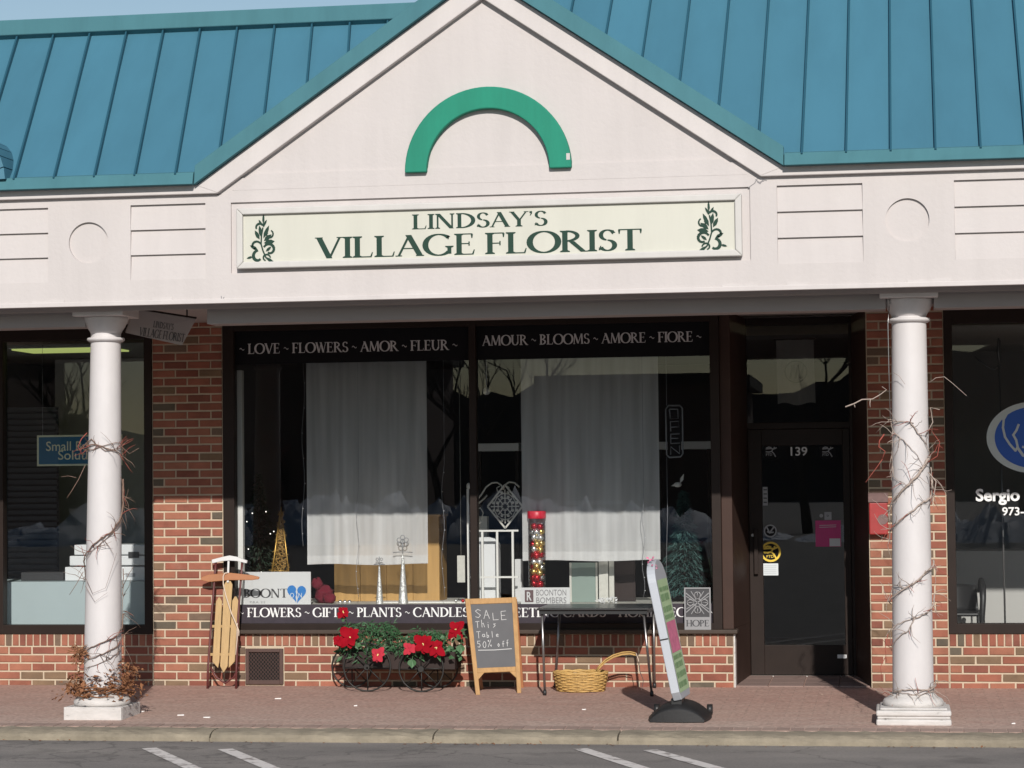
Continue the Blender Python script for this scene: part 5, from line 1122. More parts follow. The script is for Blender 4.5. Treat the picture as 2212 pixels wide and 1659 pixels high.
mb = MB(); write(mb, [[(0,0),(.5,-.2),(1,.1)]], .12,.46,.76,.02,.006); mb.build('chalk_underline', 'chalk', bd)

# ================================================================== folding card table and basket
tf0, tf1 = G(1177,1502), G(1408,1504); tb0, tb1 = G(1203,1483), G(1418,1482)
tyf, tyb = -.80, -.10; ztop = P(1165,1319,tyf).z
tx0, tx1 = P(1128+30,1318,tyf).x, P(1402,1320,tyf).x
tbl = thing('folding_table', 'black topped folding card table with thin steel legs', 'table', ((tx0+tx1)/2, -.45, gz(-.45)))
mb = MB(); mb.box(tx0,tx1,tyf,tyb,ztop,ztop+.018); mb.build('table_top', 'table_top', tbl, .009, 3)
mb = MB()
for a in ((tx0+.02,tx1-.02,tyf+.02,tyf+.04),(tx0+.02,tx1-.02,tyb-.04,tyb-.02),(tx0+.02,tx0+.04,tyf+.04,tyb-.04),(tx1-.04,tx1-.02,tyf+.04,tyb-.04)): mb.box(a[0],a[1],a[2],a[3],ztop-.03,ztop)
mb.build('apron', 'plastic_black', tbl)
for foot, top in ((tf0,(tx0+.04,tyf+.05)), (tf1,(tx1-.05,tyf+.05)), (tb0,(tx0+.10,tyb-.05)), (tb1,(tx1-.03,tyb-.05))):
    fy = tyf+.05 if foot in (tf0, tf1) else tyb-.06
    fp = Vector((foot.x, max(min(foot.y,-.09),-.85), 0)); fp.z = gz(fp.y)+.02
    mb = MB(); tp = Vector((top[0],top[1],ztop-.01)); mb.tube([fp, tp], .0105, 10); lg = mb.build('leg', 'steel', tbl)
    mb = MB(); mb.lathe([(.014,-.02),(.015,0),(.013,.022)], fp, 12); mb.build('leg_tip', 'plastic_black', lg)
mb = MB(); mb.tube([(tx1-.05,tyf+.05,ztop-.05),(tx1-.10,tyf+.05,ztop-.012)], .006, 6); mb.build('leg_brace', 'steel', tbl)
bc = G(1262,1487); bc = Vector((bc.x,-.36,gz(-.36))); bw = (P(1321,1450,-.36).x-P(1206,1450,-.36).x)/2
bk = thing('wicker_basket', 'round wicker basket with a broken handle under the folding table', 'basket', bc)
bh = .15; N_ = 44
for j in range(11):
    z = bc.z+.008+j*bh/11; rr = bw*(.86+.14*(j/10)**.8); pts = []
    mb = MB()
    for k in range(N_):
        a = 2*math.pi*k/N_; wv = .006*(1 if (k//2+j) % 2 else -1); pts.append((bc.x+(rr+wv)*math.cos(a), bc.y+(rr+wv)*.72*math.sin(a), z+.0015*math.sin(a*5+j)))
    mb.tube(pts, .0068, 5, True); mb.build('weave_row', 'wicker', bk)
mb = MB()
for k in range(N_//2):
    a = 2*math.pi*(2*k+.5)/N_; mb.tube([(bc.x+bw*.86*math.cos(a),bc.y+bw*.86*.72*math.sin(a),bc.z+.004),(bc.x+bw*math.cos(a),bc.y+bw*.72*math.sin(a),bc.z+bh)], .004, 4)
mb.build('stakes', 'wicker', bk)
mb = MB(); mb.lathe([(.02,.002),(bw*.86,.004)], (bc.x,bc.y,bc.z), 30, True); mb.v = [Vector((q_.x, bc.y+(q_.y-bc.y)*.72, q_.z)) for q_ in mb.v]; mb.build('basket_floor', 'wicker', bk)
mb = MB(); pts = [(bc.x+bw*math.cos(2*math.pi*k/N_), bc.y+bw*.72*math.sin(2*math.pi*k/N_), bc.z+bh+.004+.004*math.sin(k*1.7)) for k in range(N_)]; mb.tube(pts, .011, 6, True); mb.build('rim', 'wicker', bk)
for dx_, dy_ in ((0,0),(.012,3),(-.01,5)):
    mb = MB(); pts = [P(x,y+dy_,-.42+dx_) for x,y in ((1288,1448),(1296,1437),(1308,1425),(1325,1415),(1345,1409),(1362,1408),(1374,1411))]; mb.tube(pts, [.007,.007,.0065,.006,.0055,.005,.004], 5); mb.build('handle_cane', 'wicker', bk)
mb = MB(); mb.tube([P(1374,1411,-.42), P(1379,1425,-.45), P(1382,1450,-.5), P(1390,1470,-.55), P(1385,1492,-.6)], [.004,.0035,.0035,.003,.002], 5); mb.build('loose_cane', 'rope', bk)

# ================================================================== leaning pavement sign on a black base
by0 = G(1470,1562).y; byc = by0+.30
b0, b1 = P(1398,1562,by0).x, P(1534,1562,by0).x; cxb = P(1470,1560,byc).x; zb = gz(byc)
ps = thing('pavement_sign', 'tall green and grey sign panel leaning on a black rubber base', 'pavement sign', (cxb, byc, zb))
hw, hd = (b1-b0)/2, .30; mb = MB(); nx_, ny_ = 14, 10; vs = []; fs = []
for j in range(ny_+1):
    for i in range(nx_+1):
        u, v = i/nx_*2-1, j/ny_*2-1; hgt = .115*max(0,1-abs(u)**2.1)*(1-.35*v**4)+.016
        vs.append((cxb+u*hw*(1-.14*v*v*abs(u)), byc+v*hd*(1-.06*u*u), zb+(hgt if abs(u) < 1 else .016)))
for j in range(ny_):
    for i in range(nx_): a = j*(nx_+1)+i; fs.append((a,a+1,a+nx_+2,a+nx_+1))
mb.add(vs, fs, True); base = len(mb.v)
edge = [i for i in range(nx_+1)]+[j*(nx_+1)+nx_ for j in range(1,ny_+1)]+[ny_*(nx_+1)+i for i in range(nx_-1,-1,-1)]+[j*(nx_+1) for j in range(ny_-1,0,-1)]
eb = len(mb.v); mb.v += [Vector((mb.v[i].x, mb.v[i].y, zb+.0)) for i in edge]; n = len(edge)
for i in range(n): mb.f.append([edge[i], eb+i, eb+(i+1)%n, edge[(i+1)%n]]); mb.sm.append(False)
mb.build('base', 'rubber_black', ps)
for sx_ in (-1,1):
    mb = MB(); mb.tube([(cxb+sx_*(hw-.05),byc+.25,zb+.04),(cxb+sx_*(hw-.01),byc+.25,zb+.04)], .04, 16); mb.build('wheel', 'plastic_black', ps)
mb = MB(); mb.box(cxb-.05,cxb+.03,byc-.2,byc+.06,zb+.10,zb+.16); mb.build('bracket', 'plastic_black', ps, .006)
# panel: lies across the pavement, leaning over
pf = byc-.27; pb = byc+.27
pa, pc = P(1462,1508,pf), P(1399,1212,pf)      # foot and head of the panel's front edge centre
pa.z = zb+.150; e = (pc-pa); Hh = e.length; e.normalize(); sx_v = Vector((e.z,0,-e.x)).normalized()
W2 = .031; pnl = MB(); out = []
def PP(s_, h_, yy): return Vector((pa.x+.05*(yy-pf),yy,pa.z))+e*h_+sx_v*s_
nseg = 10; prof = [(pf,.0),(pb,.0)]
# outline in (y,h): rounded top
ol = [(pf+.05,0),(pb-.05,0),(pb,.06)]+[(byc+.27*math.cos(math.pi*k/16), Hh-.16+.16*math.sin(math.pi*k/16)) for k in range(17)]+[(pf,.06)]
n = len(ol); vs = [PP(-W2,h_,y) for y,h_ in ol]+[PP(W2,h_,y) for y,h_ in ol]
pnl.add(vs, [tuple(range(n)), tuple(range(2*n-1,n-1,-1))]+[((i+1)%n,i,i+n,(i+1)%n+n) for i in range(n)]); po = pnl.build('panel', 'sign_grey', ps, .006)
def pface(y0,y1,h0,h1,mat,name,parent,off=.001): mb = MB(); mb.add([PP(W2+off,h0,y0),PP(W2+off,h0,y1),PP(W2+off,h1,y1),PP(W2+off,h1,y0)], [(0,1,2,3)]); return mb.build(name, mat, parent)
fc = pface(pf+.03,pb-.03,.05,Hh-.15,'sign_green','poster',po)
pface(pf+.05,pb-.05,Hh*.33,Hh*.55,'sign_pink','poster_picture',fc,.002)
mb = MB(); n_ = 0
for h0,h1 in ((.62,.66),(.70,.75),(.77,.80),(.57,.60),(.08,.12),(.15,.19),(.22,.26),(.28,.31)):
    y0 = pf+.06
    while y0 < pb-.1:
        w_ = random.uniform(.02,.07); mb.add([PP(W2+.003,Hh*h0,y0),PP(W2+.003,Hh*h0,y0+w_),PP(W2+.003,Hh*h1,y0+w_),PP(W2+.003,Hh*h1,y0)], [(0,1,2,3)]); y0 += w_+random.uniform(.012,.03)
mb.build('poster_print', 'sign_dark_green', fc)['kind'] = 'stuff'
mb = MB(); a = PP(0,Hh*.44,pf-.004); mb.bar(a-sx_v*W2, a+sx_v*W2, .006, .008, (0,0,1)); mb.build('clip_strap', 'plastic_black', po)
ff = MB(); rnd = random.Random(9)
for i in range(26): p = PP(rnd.uniform(-.02,.035), Hh-.02+rnd.uniform(-.05,.035), byc-.1+rnd.uniform(-.12,.1)); ff.leaf(p, (rnd.uniform(-1,1),rnd.uniform(-1,0),rnd.uniform(-.3,1)), (0,-1,.3), .03, .018, .4)
ff.build('faded_flowers', 'sign_pink', ps)

# ================================================================== red box on the right pier
rp, rq = P(1878,1155,-.1), P(1929,1066,-.1)
rbx = thing('metal_box', 'weathered red metal box fixed to the brick pier', 'metal box', ((rp.x+rq.x)/2+.02, -.05, rp.z))
mb = MB(); mb.box(rp.x,rp.x+.15,-.11,-.03,rp.z,rq.z-.07); mb.build('box_body', 'box_red', rbx, .01, 3)
mb = MB(); mb.hexa([(rp.x-.006,-.125,rq.z-.07),(rp.x+.156,-.125,rq.z-.07),(rp.x+.156,-.03,rq.z-.07),(rp.x-.006,-.03,rq.z-.07),(rp.x-.006,-.07,rq.z-.02),(rp.x+.156,-.07,rq.z-.02),(rp.x+.156,-.03,rq.z+.01),(rp.x-.006,-.03,rq.z+.01)]); mb.build('lid', 'box_grey', rbx, .005)
c = P(1907,1122,-.11); mb = MB(); mb.disc((c.x,c.z), .042, -.1125, 24); mb.build('worn_patch', 'box_grey', rbx)
# ---- HOPE plaque standing on the sill
hp0, hp1 = P(1479,1348,-.05), P(1535,1269,-.05); ph = thing('plaque', 'grey metal plaque with scrollwork and the word HOPE on the sill', 'plaque', ((hp0.x+hp1.x)/2, -.05, .474))
W_, H_ = hp1.x-hp0.x, hp1.z-.474; x0, z0 = hp0.x, .4745
mb = MB(); mb.box(x0,x0+W_,-.056,-.05,z0,z0+H_); mb.build('plate', 'plaque_dark', ph)
mb = MB(); Yp = -.058
for a in ((0,W_,0,.30*H_),(0,W_,.97*H_,H_),(0,.05*W_,.30*H_,.97*H_),(.95*W_,W_,.30*H_,.97*H_)): mb.box(x0+a[0],x0+a[1],-.0625,-.0562,z0+a[2],z0+a[3])
cx, cz_ = x0+W_/2, z0+.64*H_; rr = .31*H_
for k in range(4): a = math.pi/4+k*math.pi/2; mb.bar((cx,-.0595,cz_),(cx+rr*1.25*math.cos(a),-.0595,cz_+rr*1.05*math.sin(a)),.008,.004,(0,1,0))
for k in range(4):
    a = k*math.pi/2; p = Vector((cx+rr*.55*math.cos(a),-.0595,cz_+rr*.58*math.sin(a)))
    for s_ in (-1,1):
        mb.tube([p+Vector((math.cos(a+s_*q_)*(.026),0,math.sin(a+s_*q_)*.026)) for q_ in (0,.7,1.4,2.1,2.8)], .0055, 5)
    mb.tube([p-Vector((.02*math.cos(a),0,.02*math.sin(a))), p+Vector((.03*math.cos(a),0,.03*math.sin(a)))], .004, 5)
for k in range(4):
    for b_ in (-.38,.38):
        a = k*math.pi/2+b_; mb.bar((cx+rr*.25*math.cos(a),-.0595,cz_+rr*.25*math.sin(a)),(cx+rr*1.0*math.cos(a+b_*.35),-.0595,cz_+rr*1.0*math.sin(a+b_*.35)),.006,.004,(0,1,0))
mb.tube([(cx+rr*.3*math.cos(i*math.pi/8),-.0595,cz_+rr*.3*math.sin(i*math.pi/8)) for i in range(16)], .004, 5, True)
sc = mb.build('scrollwork', 'plaque_grey', ph)
serif(MB(), 'HOPE', (x0+.06*W_,-.0628,z0+.08*H_), XR, ZU, W_*.88, H_*.15).build('lettering', 'plaque_dark', ph)
# ================================================================== florist window display
ZP = .672                              # top of the display ledge
def curtain(x0, x1, yt, yb, Y, label):
    a, b = P(x0,yb,Y), P(x1,yt,Y); nx_, nz_ = 70, 24; mb = MB(); vs = []; fs = []; W_ = b.x-a.x
    zb_, zt_ = a.z, b.z
    for j in range(nz_+1):
        for i in range(nx_+1):
            u, v = i/nx_, j/nz_
            vs.append((a.x+W_*u, Y+.006*math.sin(u*31+.6*math.sin(u*9))+.0035*math.sin(u*73+1)+.006*(1-v)*math.sin(u*12), zb_+(zt_-zb_)*v+(1-v)*.006*math.sin(u*8)))
    for j in range(nz_):
        for i in range(nx_): q_ = j*(nx_+1)+i; fs.append((q_,q_+1,q_+nx_+2,q_+nx_+1))
    mb.add(vs, fs, True); t = thing('curtain', label, 'curtain', (a.x+W_/2, Y, zb_)); mb.build('sheer_panel', 'sheer_curtain', t)
    h = MB(); vs = []
    for i in range(nx_+1):
        u = i/nx_; y_ = Y-.004+.006*math.sin(u*31+.6*math.sin(u*9))+.0035*math.sin(u*73+1)+.006*math.sin(u*12)
        for z in (zb_+.006*math.sin(u*8)+.002, zb_+.075): vs.append((a.x+W_*u, y_, z))
    h.add(vs, [(2*i,2*i+2,2*i+3,2*i+1) for i in range(nx_)], True); h.build('hem', 'sheer_curtain', t)
    mb = MB(); mb.tube([(a.x-.03,Y,zt_),(b.x+.03,Y,zt_)], .008, 8); mb.build('curtain_rod', 'iron_black', t)
curtain(664,921,775,1220,.24,'sheer white curtain panel behind LOVE and FLOWERS lettering')
curtain(1129,1421,765,1212,.24,'sheer white curtain panel behind BLOOMS and AMORE lettering')
# white strip at the window edge
p, q_ = P(512,1240,.12), P(524,800,.12); mb = MB(); mb.box(p.x,q_.x,.10,.16,ZP,q_.z); tag(mb.build('white_post', 'white_metal', bevel=.004), 'narrow white post standing at the pier edge of the florist window', 'post')
# town sign with a heart
p, q_ = P(521,1304,.11), P(671,1235,.11); t = thing('town_sign', 'white BOONTON sign with a cracked blue heart inside the window', 'sign', ((p.x+q_.x)/2,.11,ZP))
mb = MB(); mb.box(p.x,q_.x,.11,.12,ZP+.001,q_.z); mb.build('sign_card', 'sled_white', t)
a, b = P(526,1291,.11), P(622,1291,.11); serif(MB(), 'BOONT', (a.x,.1095,a.z), XR, ZU, b.x-a.x, P(526,1272,.11).z-a.z).build('lettering', 'ink', t)
a = P(540,1303,.11); sans(MB(), 'P.B.A.', (a.x,.1095,max(a.z,ZP+.003)), XR, ZU, .082, .018).build('lettering', 'ink_soft', t); sans(MB(), '212', (a.x+.095,.1095,max(a.z,ZP+.003)), XR, ZU, .04, .018).build('lettering', 'ink_soft', t)
hc = P(641,1281,.11); k = .0021*1.8228; mb = MB()
def heart_half(s_, off):
    pts = []
    for i in range(17):
        th = math.pi*i/16; x = 16*math.sin(th)**3; z = 13*math.cos(th)-5*math.cos(2*th)-2*math.cos(3*th)-math.cos(4*th); pts.append((hc.x+s_*(x*1.35+1.2)*k*.95, hc.z+(z*1.45)*k*.95+off))
    zig = [(hc.x+s_*k*d_, hc.z+z_*k+off) for z_, d_ in ((-18,1.0),(-10,2.6),(-4,.6),(2,2.4))]
    return pts+zig
for s_, off in ((-1,.004),(1,-.002)):
    pl = heart_half(s_, off); mb.poly([(x,.1075,z) for x,z in (pl if s_ < 0 else pl[::-1])])
mb.build('blue_heart', 'blue_heart', t)
a = P(627,1291,.11); sans(MB(), 'O', (a.x,.106,a.z), XR, ZU, .035, .04).build('lettering', 'sticker_white', t); a = P(645,1291,.11); sans(MB(), 'N', (a.x,.106,a.z), XR, ZU, .03, .04).build('lettering', 'sticker_white', t)
# gold wire tree
c = P(604,1232,.5); c.z = ZP; ap = P(607,1095,.5); gt = thing('wire_tree', 'gold wire cone tree in the florist window', 'ornament tree', c); rr = .15; Ht = ap.z-ZP
mb = MB(); 
for k in range(4): a = math.pi/4+k*math.pi/2+.3; mb.tube([(c.x+rr*math.cos(a),c.y+rr*math.sin(a),ZP+.004),(ap.x,c.y,ap.z)], .005, 6)
for f in (.0,.33,.62):
    n = 4; mb.tube([(c.x+(ap.x-c.x)*f+rr*(1-f)*math.cos(math.pi/4+q*math.pi/2+.3),c.y+rr*(1-f)*math.sin(math.pi/4+q*math.pi/2+.3),ZP+.006+Ht*f) for q in range(n)], .0035, 5, True)
mb.build('wire_frame', 'gold_wire', gt)
mb = MB(); rnd = random.Random(21)
for i in range(1100):
    f = rnd.random()**1.5; a = rnd.uniform(0,6.3); r_ = rr*(1-f)*.8*rnd.uniform(.4,1); p = Vector((c.x+(ap.x-c.x)*f+r_*math.cos(a),c.y+r_*math.sin(a),ZP+.01+Ht*f*.93)); mb.leaf(p,(rnd.uniform(-1,1),rnd.uniform(-1,1),rnd.uniform(-1,1)),(0,-1,0),.035,.008,.5)
mb.build('twig_filling', 'gold_net', gt)
# dark christmas tree with lights in the left corner
def xmas(xc, yt, yb, Y, rad, mat, label, seed, n, needle, lights):
    rnd = random.Random(seed); b = P(xc,yb,Y); tz = P(xc,yt,Y).z; t = thing('christmas_tree', label, 'christmas tree', (b.x,Y,ZP)); H_ = tz-ZP; mb = MB()
    for i in range(n):
        f = rnd.random()**1.35; tier = (f*9) % 1; a = rnd.uniform(0,6.3); r_ = rad*(1-f)*(.55+.45*(1-tier))*rnd.uniform(.55,1.05)+.01; p = Vector((b.x+r_*math.cos(a),Y+r_*.8*math.sin(a),ZP+.05+(H_-.07)*f))
        d = Vector((math.cos(a),math.sin(a),rnd.uniform(-.5,.35))); mb.leaf(p-d*needle*.6, d+Vector((rnd.uniform(-.5,.5),rnd.uniform(-.5,.5),0)), (0,0,1), needle*rnd.uniform(.7,1.3), needle*.22, rnd.uniform(-.3,1))
    mb.build('needles', mat, t); mb = MB(); mb.tube([(b.x,Y,ZP),(b.x,Y,tz-.03)], [.02,.006], 6); mb.build('trunk', 'tree_bark', t)
    for i in range(lights):
        f = rnd.random()**1.2*.85; a = rnd.uniform(3.3,6.1); r_ = rad*(1-f)*.95+.01; mb = MB(); mb.ball((b.x+r_*math.cos(a),Y+r_*.8*math.sin(a),ZP+.06+(H_-.08)*f), .006, 6, 4); mb.build('fairy_bulb', 'fairy_light', t)
    return t
xmas(560,1020,1290,.85,.34,'tree_dark','dark christmas tree with tiny lights behind the gold wire tree',31,2600,.07,16)
tt = xmas(1480,1058,1305,.62,.26,'tree_teal','bluish green christmas tree in the window above the HOPE plaque',33,4200,.075,0)
mb = MB(); c = P(1464,1047,.62); mb.ball(c,.022,8,6,(1.6,.8,1)); mb.leaf(c+Vector((.02,0,.01)),(.4,0,1),(0,-1,0),.09,.03,.2); mb.leaf(c+Vector((-.02,0,0)),(-1,0,-.3),(0,-1,0),.04,.015); mb.build('bird_topper', 'white_metal', tt)
# pine cabinet behind the curtain
p, q_ = P(722,1300,.75), P(948,1116,.75); t = thing('pine_cabinet', 'honey pine cabinet panel behind the silver cone trees', 'cabinet', ((p.x+q_.x)/2,.85,ZP))
n = 4
for i in range(n):
    x0 = p.x+(q_.x-p.x)*i/n; mb = MB(); mb.box(x0+.001,x0+(q_.x-p.x)/n-.001,.75,.775,ZP+.001,q_.z); mb.build('board', 'cabinet_pine', t, .003)
mb = MB(); mb.box(p.x,q_.x,.776,1.1,ZP+.001,q_.z-.004); mb.build('carcass', 'cabinet_pine', t); mb = MB(); mb.box(p.x-.01,q_.x+.015,.735,1.11,q_.z,q_.z+.02); mb.build('top_board', 'cabinet_pine', t, .004)
# silver cone trees with metal toppers
for x, yt, yc_, rad, lab in ((820,1222,1205,.032,'shorter silver glitter cone tree with a small cross topper'), (871,1196,1166,.042,'taller silver glitter cone tree with a flower shaped topper')):
    c = P(x,1300,.17); c.z = ZP; tz = P(x,yt,.17).z; t = thing('cone_tree', lab, 'ornament tree', c)
    mb = MB(); mb.lathe([(rad*1.1,.0),(rad,.012),(rad*.55,(tz-ZP)*.55),(rad*.25,(tz-ZP)*.92),(.004,tz-ZP)], c, 18); mb.build('cone', 'silver_glitter', t)
    mb = MB(); zc = P(x,yc_,.17).z; mb.tube([(c.x,c.y,tz-.01),(c.x,c.y,zc+.01)], .004, 6); k = (zc-tz)*.55
    for a in (0,1,2,3,4) if yt < 1200 else (0,2): 
        an = a*2*math.pi/5+math.pi/2 if yt < 1200 else a*math.pi/2; d = Vector((math.cos(an),0,math.sin(an)))
        m_ = Vector((c.x,c.y,zc-.012)); mb.tube([m_+d*k*.5+Vector((math.cos(b_)*k*.28,0,math.sin(b_)*k*.28)) for b_ in [i*math.pi/5 for i in range(10)]], .0035, 5, True)
    mb.tube([(c.x-k*1.3,c.y,tz+.01),(c.x,c.y,tz+.016),(c.x+k*1.3,c.y,tz+.01)], .004, 5); mb.build('topper', 'plaque_grey', t)
mb = MB(); p, q_ = P(805,1302,.2), P(1000,1290,.2); mb.box(p.x,q_.x,.40,.62,ZP+.0,ZP+.014); tag(mb.build('white_cloth', 'white_metal', bevel=.006), 'flat white cloth under the silver cone trees', 'cloth')
# white metal daybed frame with filigree panel
YB = .42; t = thing('metal_headboard', 'white metal headboard frame hung with a filigree diamond panel', 'headboard', (P(1065,1300,YB).x,YB,ZP))
for x in (1012, 1042.5, 1074.5, 1108): 
    top = P(x, 1056 if x == 1012 else 1146, YB).z; mb = MB(); mb.box(P(x,1200,YB).x-.0095,P(x,1200,YB).x+.0095,YB-.012,YB+.012,ZP,top); mb.build('upright', 'white_metal', t, .002)
for y in (1147, 1247): a, b = P(1012,y,YB), P(1120,y,YB); mb = MB(); mb.box(a.x,b.x,YB-.009,YB+.009,a.z-.008,a.z+.008); mb.build('cross_rail', 'white_metal', t, .002)
c = P(1012,1050,YB); mb = MB(); mb.ball(c,.018,8,6,(1,1,1.6)); mb.build('finial', 'white_metal', t)
def sc_(pts, w_=.007): mb.tube([P(x,y,YB-.02) for x,y in pts], w_, 6)
mb = MB(); sc_([(1028,1082),(1040,1068),(1050,1052),(1062,1043),(1074,1042),(1083,1048),(1087,1058)]); sc_([(1087,1058),(1090,1048),(1100,1041),(1112,1043),(1122,1052)]); sc_([(1030,1090),(1045,1078),(1052,1070)]); sc_([(1075,1062),(1073,1054),(1080,1050)],.005); sc_([(1098,1062),(1100,1053),(1094,1050)],.005)
sc_([(1028,1100),(1038,1097),(1044,1108),(1040,1120)],.005); sc_([(1026,1128),(1034,1118),(1040,1124),(1036,1132)],.005); mb.build('scrolls', 'antique_white', t)
dcn = P(1091,1094,YB-.03); hh = .185; mb = MB()
dia = [(0,hh),(hh*.82,0),(0,-hh),(-hh*.82,0)]
for i in range(4): a, b = dia[i], dia[(i+1)%4]; mb.bar((dcn.x+a[0],dcn.y,dcn.z+a[1]),(dcn.x+b[0],dcn.y,dcn.z+b[1]),.014,.014,(0,1,0))
for k in range(8): a = k*math.pi/4; L_ = hh*(.78 if k % 2 == 0 else .52); mb.bar((dcn.x+.02*math.cos(a),dcn.y,dcn.z+.02*math.sin(a)),(dcn.x+L_*math.cos(a)*.85,dcn.y,dcn.z+L_*math.sin(a)),.009,.008,(0,1,0))
for r_, k_ in ((.034,0),(.072,8),(.112,12)):
    mb.tube([(dcn.x+r_*.85*math.cos(2*math.pi*i/16),dcn.y,dcn.z+r_*math.sin(2*math.pi*i/16)) for i in range(16)], .0045, 5, True)
    for i in range(k_): a = 2*math.pi*(i+.5)/k_; p = Vector((dcn.x+(r_+.012)*.85*math.cos(a),dcn.y,dcn.z+(r_+.012)*math.sin(a))); mb.ball(p,.014,6,4,(1,.5,1))
mb.build('filigree_panel', 'antique_white', t)
# white arched card and boxes behind
for x0_,y0_,x1_,y1_,Y,mat,lab,arch_ in ((1033,1160,1076,1245,.62,'plastic_white','white round topped box behind the metal headboard',True), (1028,1115,1052,1140,.7,'antique_white','small pale box on the headboard rail behind the diamond panel',False), (1112,1208,1126,1246,.6,'sled_white','white card leaning beside the ornament jar',False)):
    p, q_ = P(x0_,y1_,Y), P(x1_,y0_,Y); mb = MB(); z0 = ZP
    if not arch_: mb.box(p.x,q_.x,Y,Y+.1,z0+.001,q_.z)
    else: mb.prism([(p.x,z0+.001),(q_.x,z0+.001),(q_.x,q_.z-.06),(q_.x-.03,q_.z-.015),(q_.x-.08,q_.z),(p.x,q_.z)], Y, Y+.12)
    tag(mb.build('white_box', mat, bevel=.004), lab, 'box')
p, q_ = P(988,1258,.3), P(1004,1200,.3); mb = MB(); mb.box(p.x,q_.x,.30,.306,p.z,q_.z); mb.tube([((p.x+q_.x)/2,.303,q_.z),((p.x+q_.x)/2,.303,zt_l)], .0015, 4); tag(mb.build('hanging_card', 'antique_white'), 'speckled cream card hanging beside the headboard frame', 'card')
# jar of ornaments
c = P(1161,1270,.22); c.z = ZP; zt_ = P(1161,1118,.22).z; t = thing('ornament_jar', 'tall clear tube of red gold and silver baubles with a red top', 'ornament jar', c); rr = .073
mb = MB(); mb.lathe([(rr,.0),(rr,zt_-ZP)], c, 28, False); mb.build('tube', 'jar_glass', t)
mb = MB(); mb.lathe([(rr+.004,zt_-ZP-.01),(rr+.006,zt_-ZP),(rr+.006,zt_-ZP+.05),(rr,zt_-ZP+.056)], c, 28); mb.build('lid', 'cap_red', t)
rnd = random.Random(5); z = ZP+.03; i = 0
while z < zt_-.03:
    for k in range(4):
        a = k*1.571+i*.8+rnd.uniform(-.2,.2); mb = MB(); r_ = rnd.uniform(.026,.036); mb.ball((c.x+(rr-.037)*math.cos(a),c.y+(rr-.037)*math.sin(a),z+rnd.uniform(-.008,.008)), r_, 12, 8)
        mb.build('bauble', rnd.choice(('ball_red','ball_red','ball_gold','ball_silver','ball_silver')), t)
    z += .048; i += 1
# team sign
p, q_ = P(1125,1300,.1), P(1231,1269,.1); t = thing('team_sign', 'white BOONTON BOMBERS board with a boxed letter inside the window', 'sign', ((p.x+q_.x)/2,.1,ZP)); q_.z = max(q_.z, ZP+.1)
mb = MB(); mb.box(p.x,q_.x,.1,.11,ZP+.001,q_.z); mb.build('sign_card', 'sled_white', t); H_ = q_.z-ZP
sans(MB(), 'BOONTON', (p.x+.132,.0995,ZP+H_*.54), XR, ZU, .255, H_*.34).build('lettering', 'ink_soft', t); sans(MB(), 'BOMBERS', (p.x+.132,.0995,ZP+H_*.10), XR, ZU, .255, H_*.34).build('lettering', 'ink_soft', t)
mb = MB(); mb.box(p.x+.035,p.x+.108,.0985,.0996,ZP+H_*.16,ZP+H_*.86); bx = mb.build('emblem', 'ink_maroon', t); sans(MB(), 'R', (p.x+.052,.098,ZP+H_*.27), XR, ZU, .04, H_*.48, .02).build('lettering', 'sled_white', bx)
# shutters, posts
for x0_,x1_,yt,Y,mat,lab in ((1231,1291,1215,.5,'shutter_green','grey green shutter panel behind the folding table'), (1294,1313,1200,.46,'antique_white','peeling cream wooden post behind the folding table'), (1316,1326,1205,.5,'antique_white','thin cream post beside the peeling one'), (1328,1372,1212,.62,'wagon_wood','dark brown shutter panel beside the leaning pavement sign')):
    p, q_ = P(x0_,1300,Y), P(x1_,yt,Y); t = thing('shutter' if 'shutter' in lab else 'wooden_post', lab, 'shutter' if 'shutter' in lab else 'post', ((p.x+q_.x)/2,Y,ZP))
    mb = MB(); mb.box(p.x,q_.x,Y,Y+.02,ZP+.001,q_.z); mb.build('panel', mat, t, .003)
    if mat == 'shutter_green':
        for a in ((p.x,p.x+.018),(q_.x-.018,q_.x)): mb = MB(); mb.box(a[0],a[1],Y-.012,Y-.001,ZP+.002,q_.z); mb.build('stile', 'antique_white', t, .002)
mb = MB(); rnd = random.Random(2)
for i in range(60): p = P(rnd.uniform(1290,1330), 1296+rnd.uniform(-6,4), rnd.uniform(.2,.4)); p.z = ZP+rnd.uniform(.002,.045); mb.leaf(p,(rnd.uniform(-1,1),rnd.uniform(-1,1),rnd.uniform(0,.8)),(0,-1,.5),.03,.014,.5)
tag(mb.build('white_flowers', 'sled_white'), 'small heap of white artificial flowers at the foot of the cream post', 'flowers')
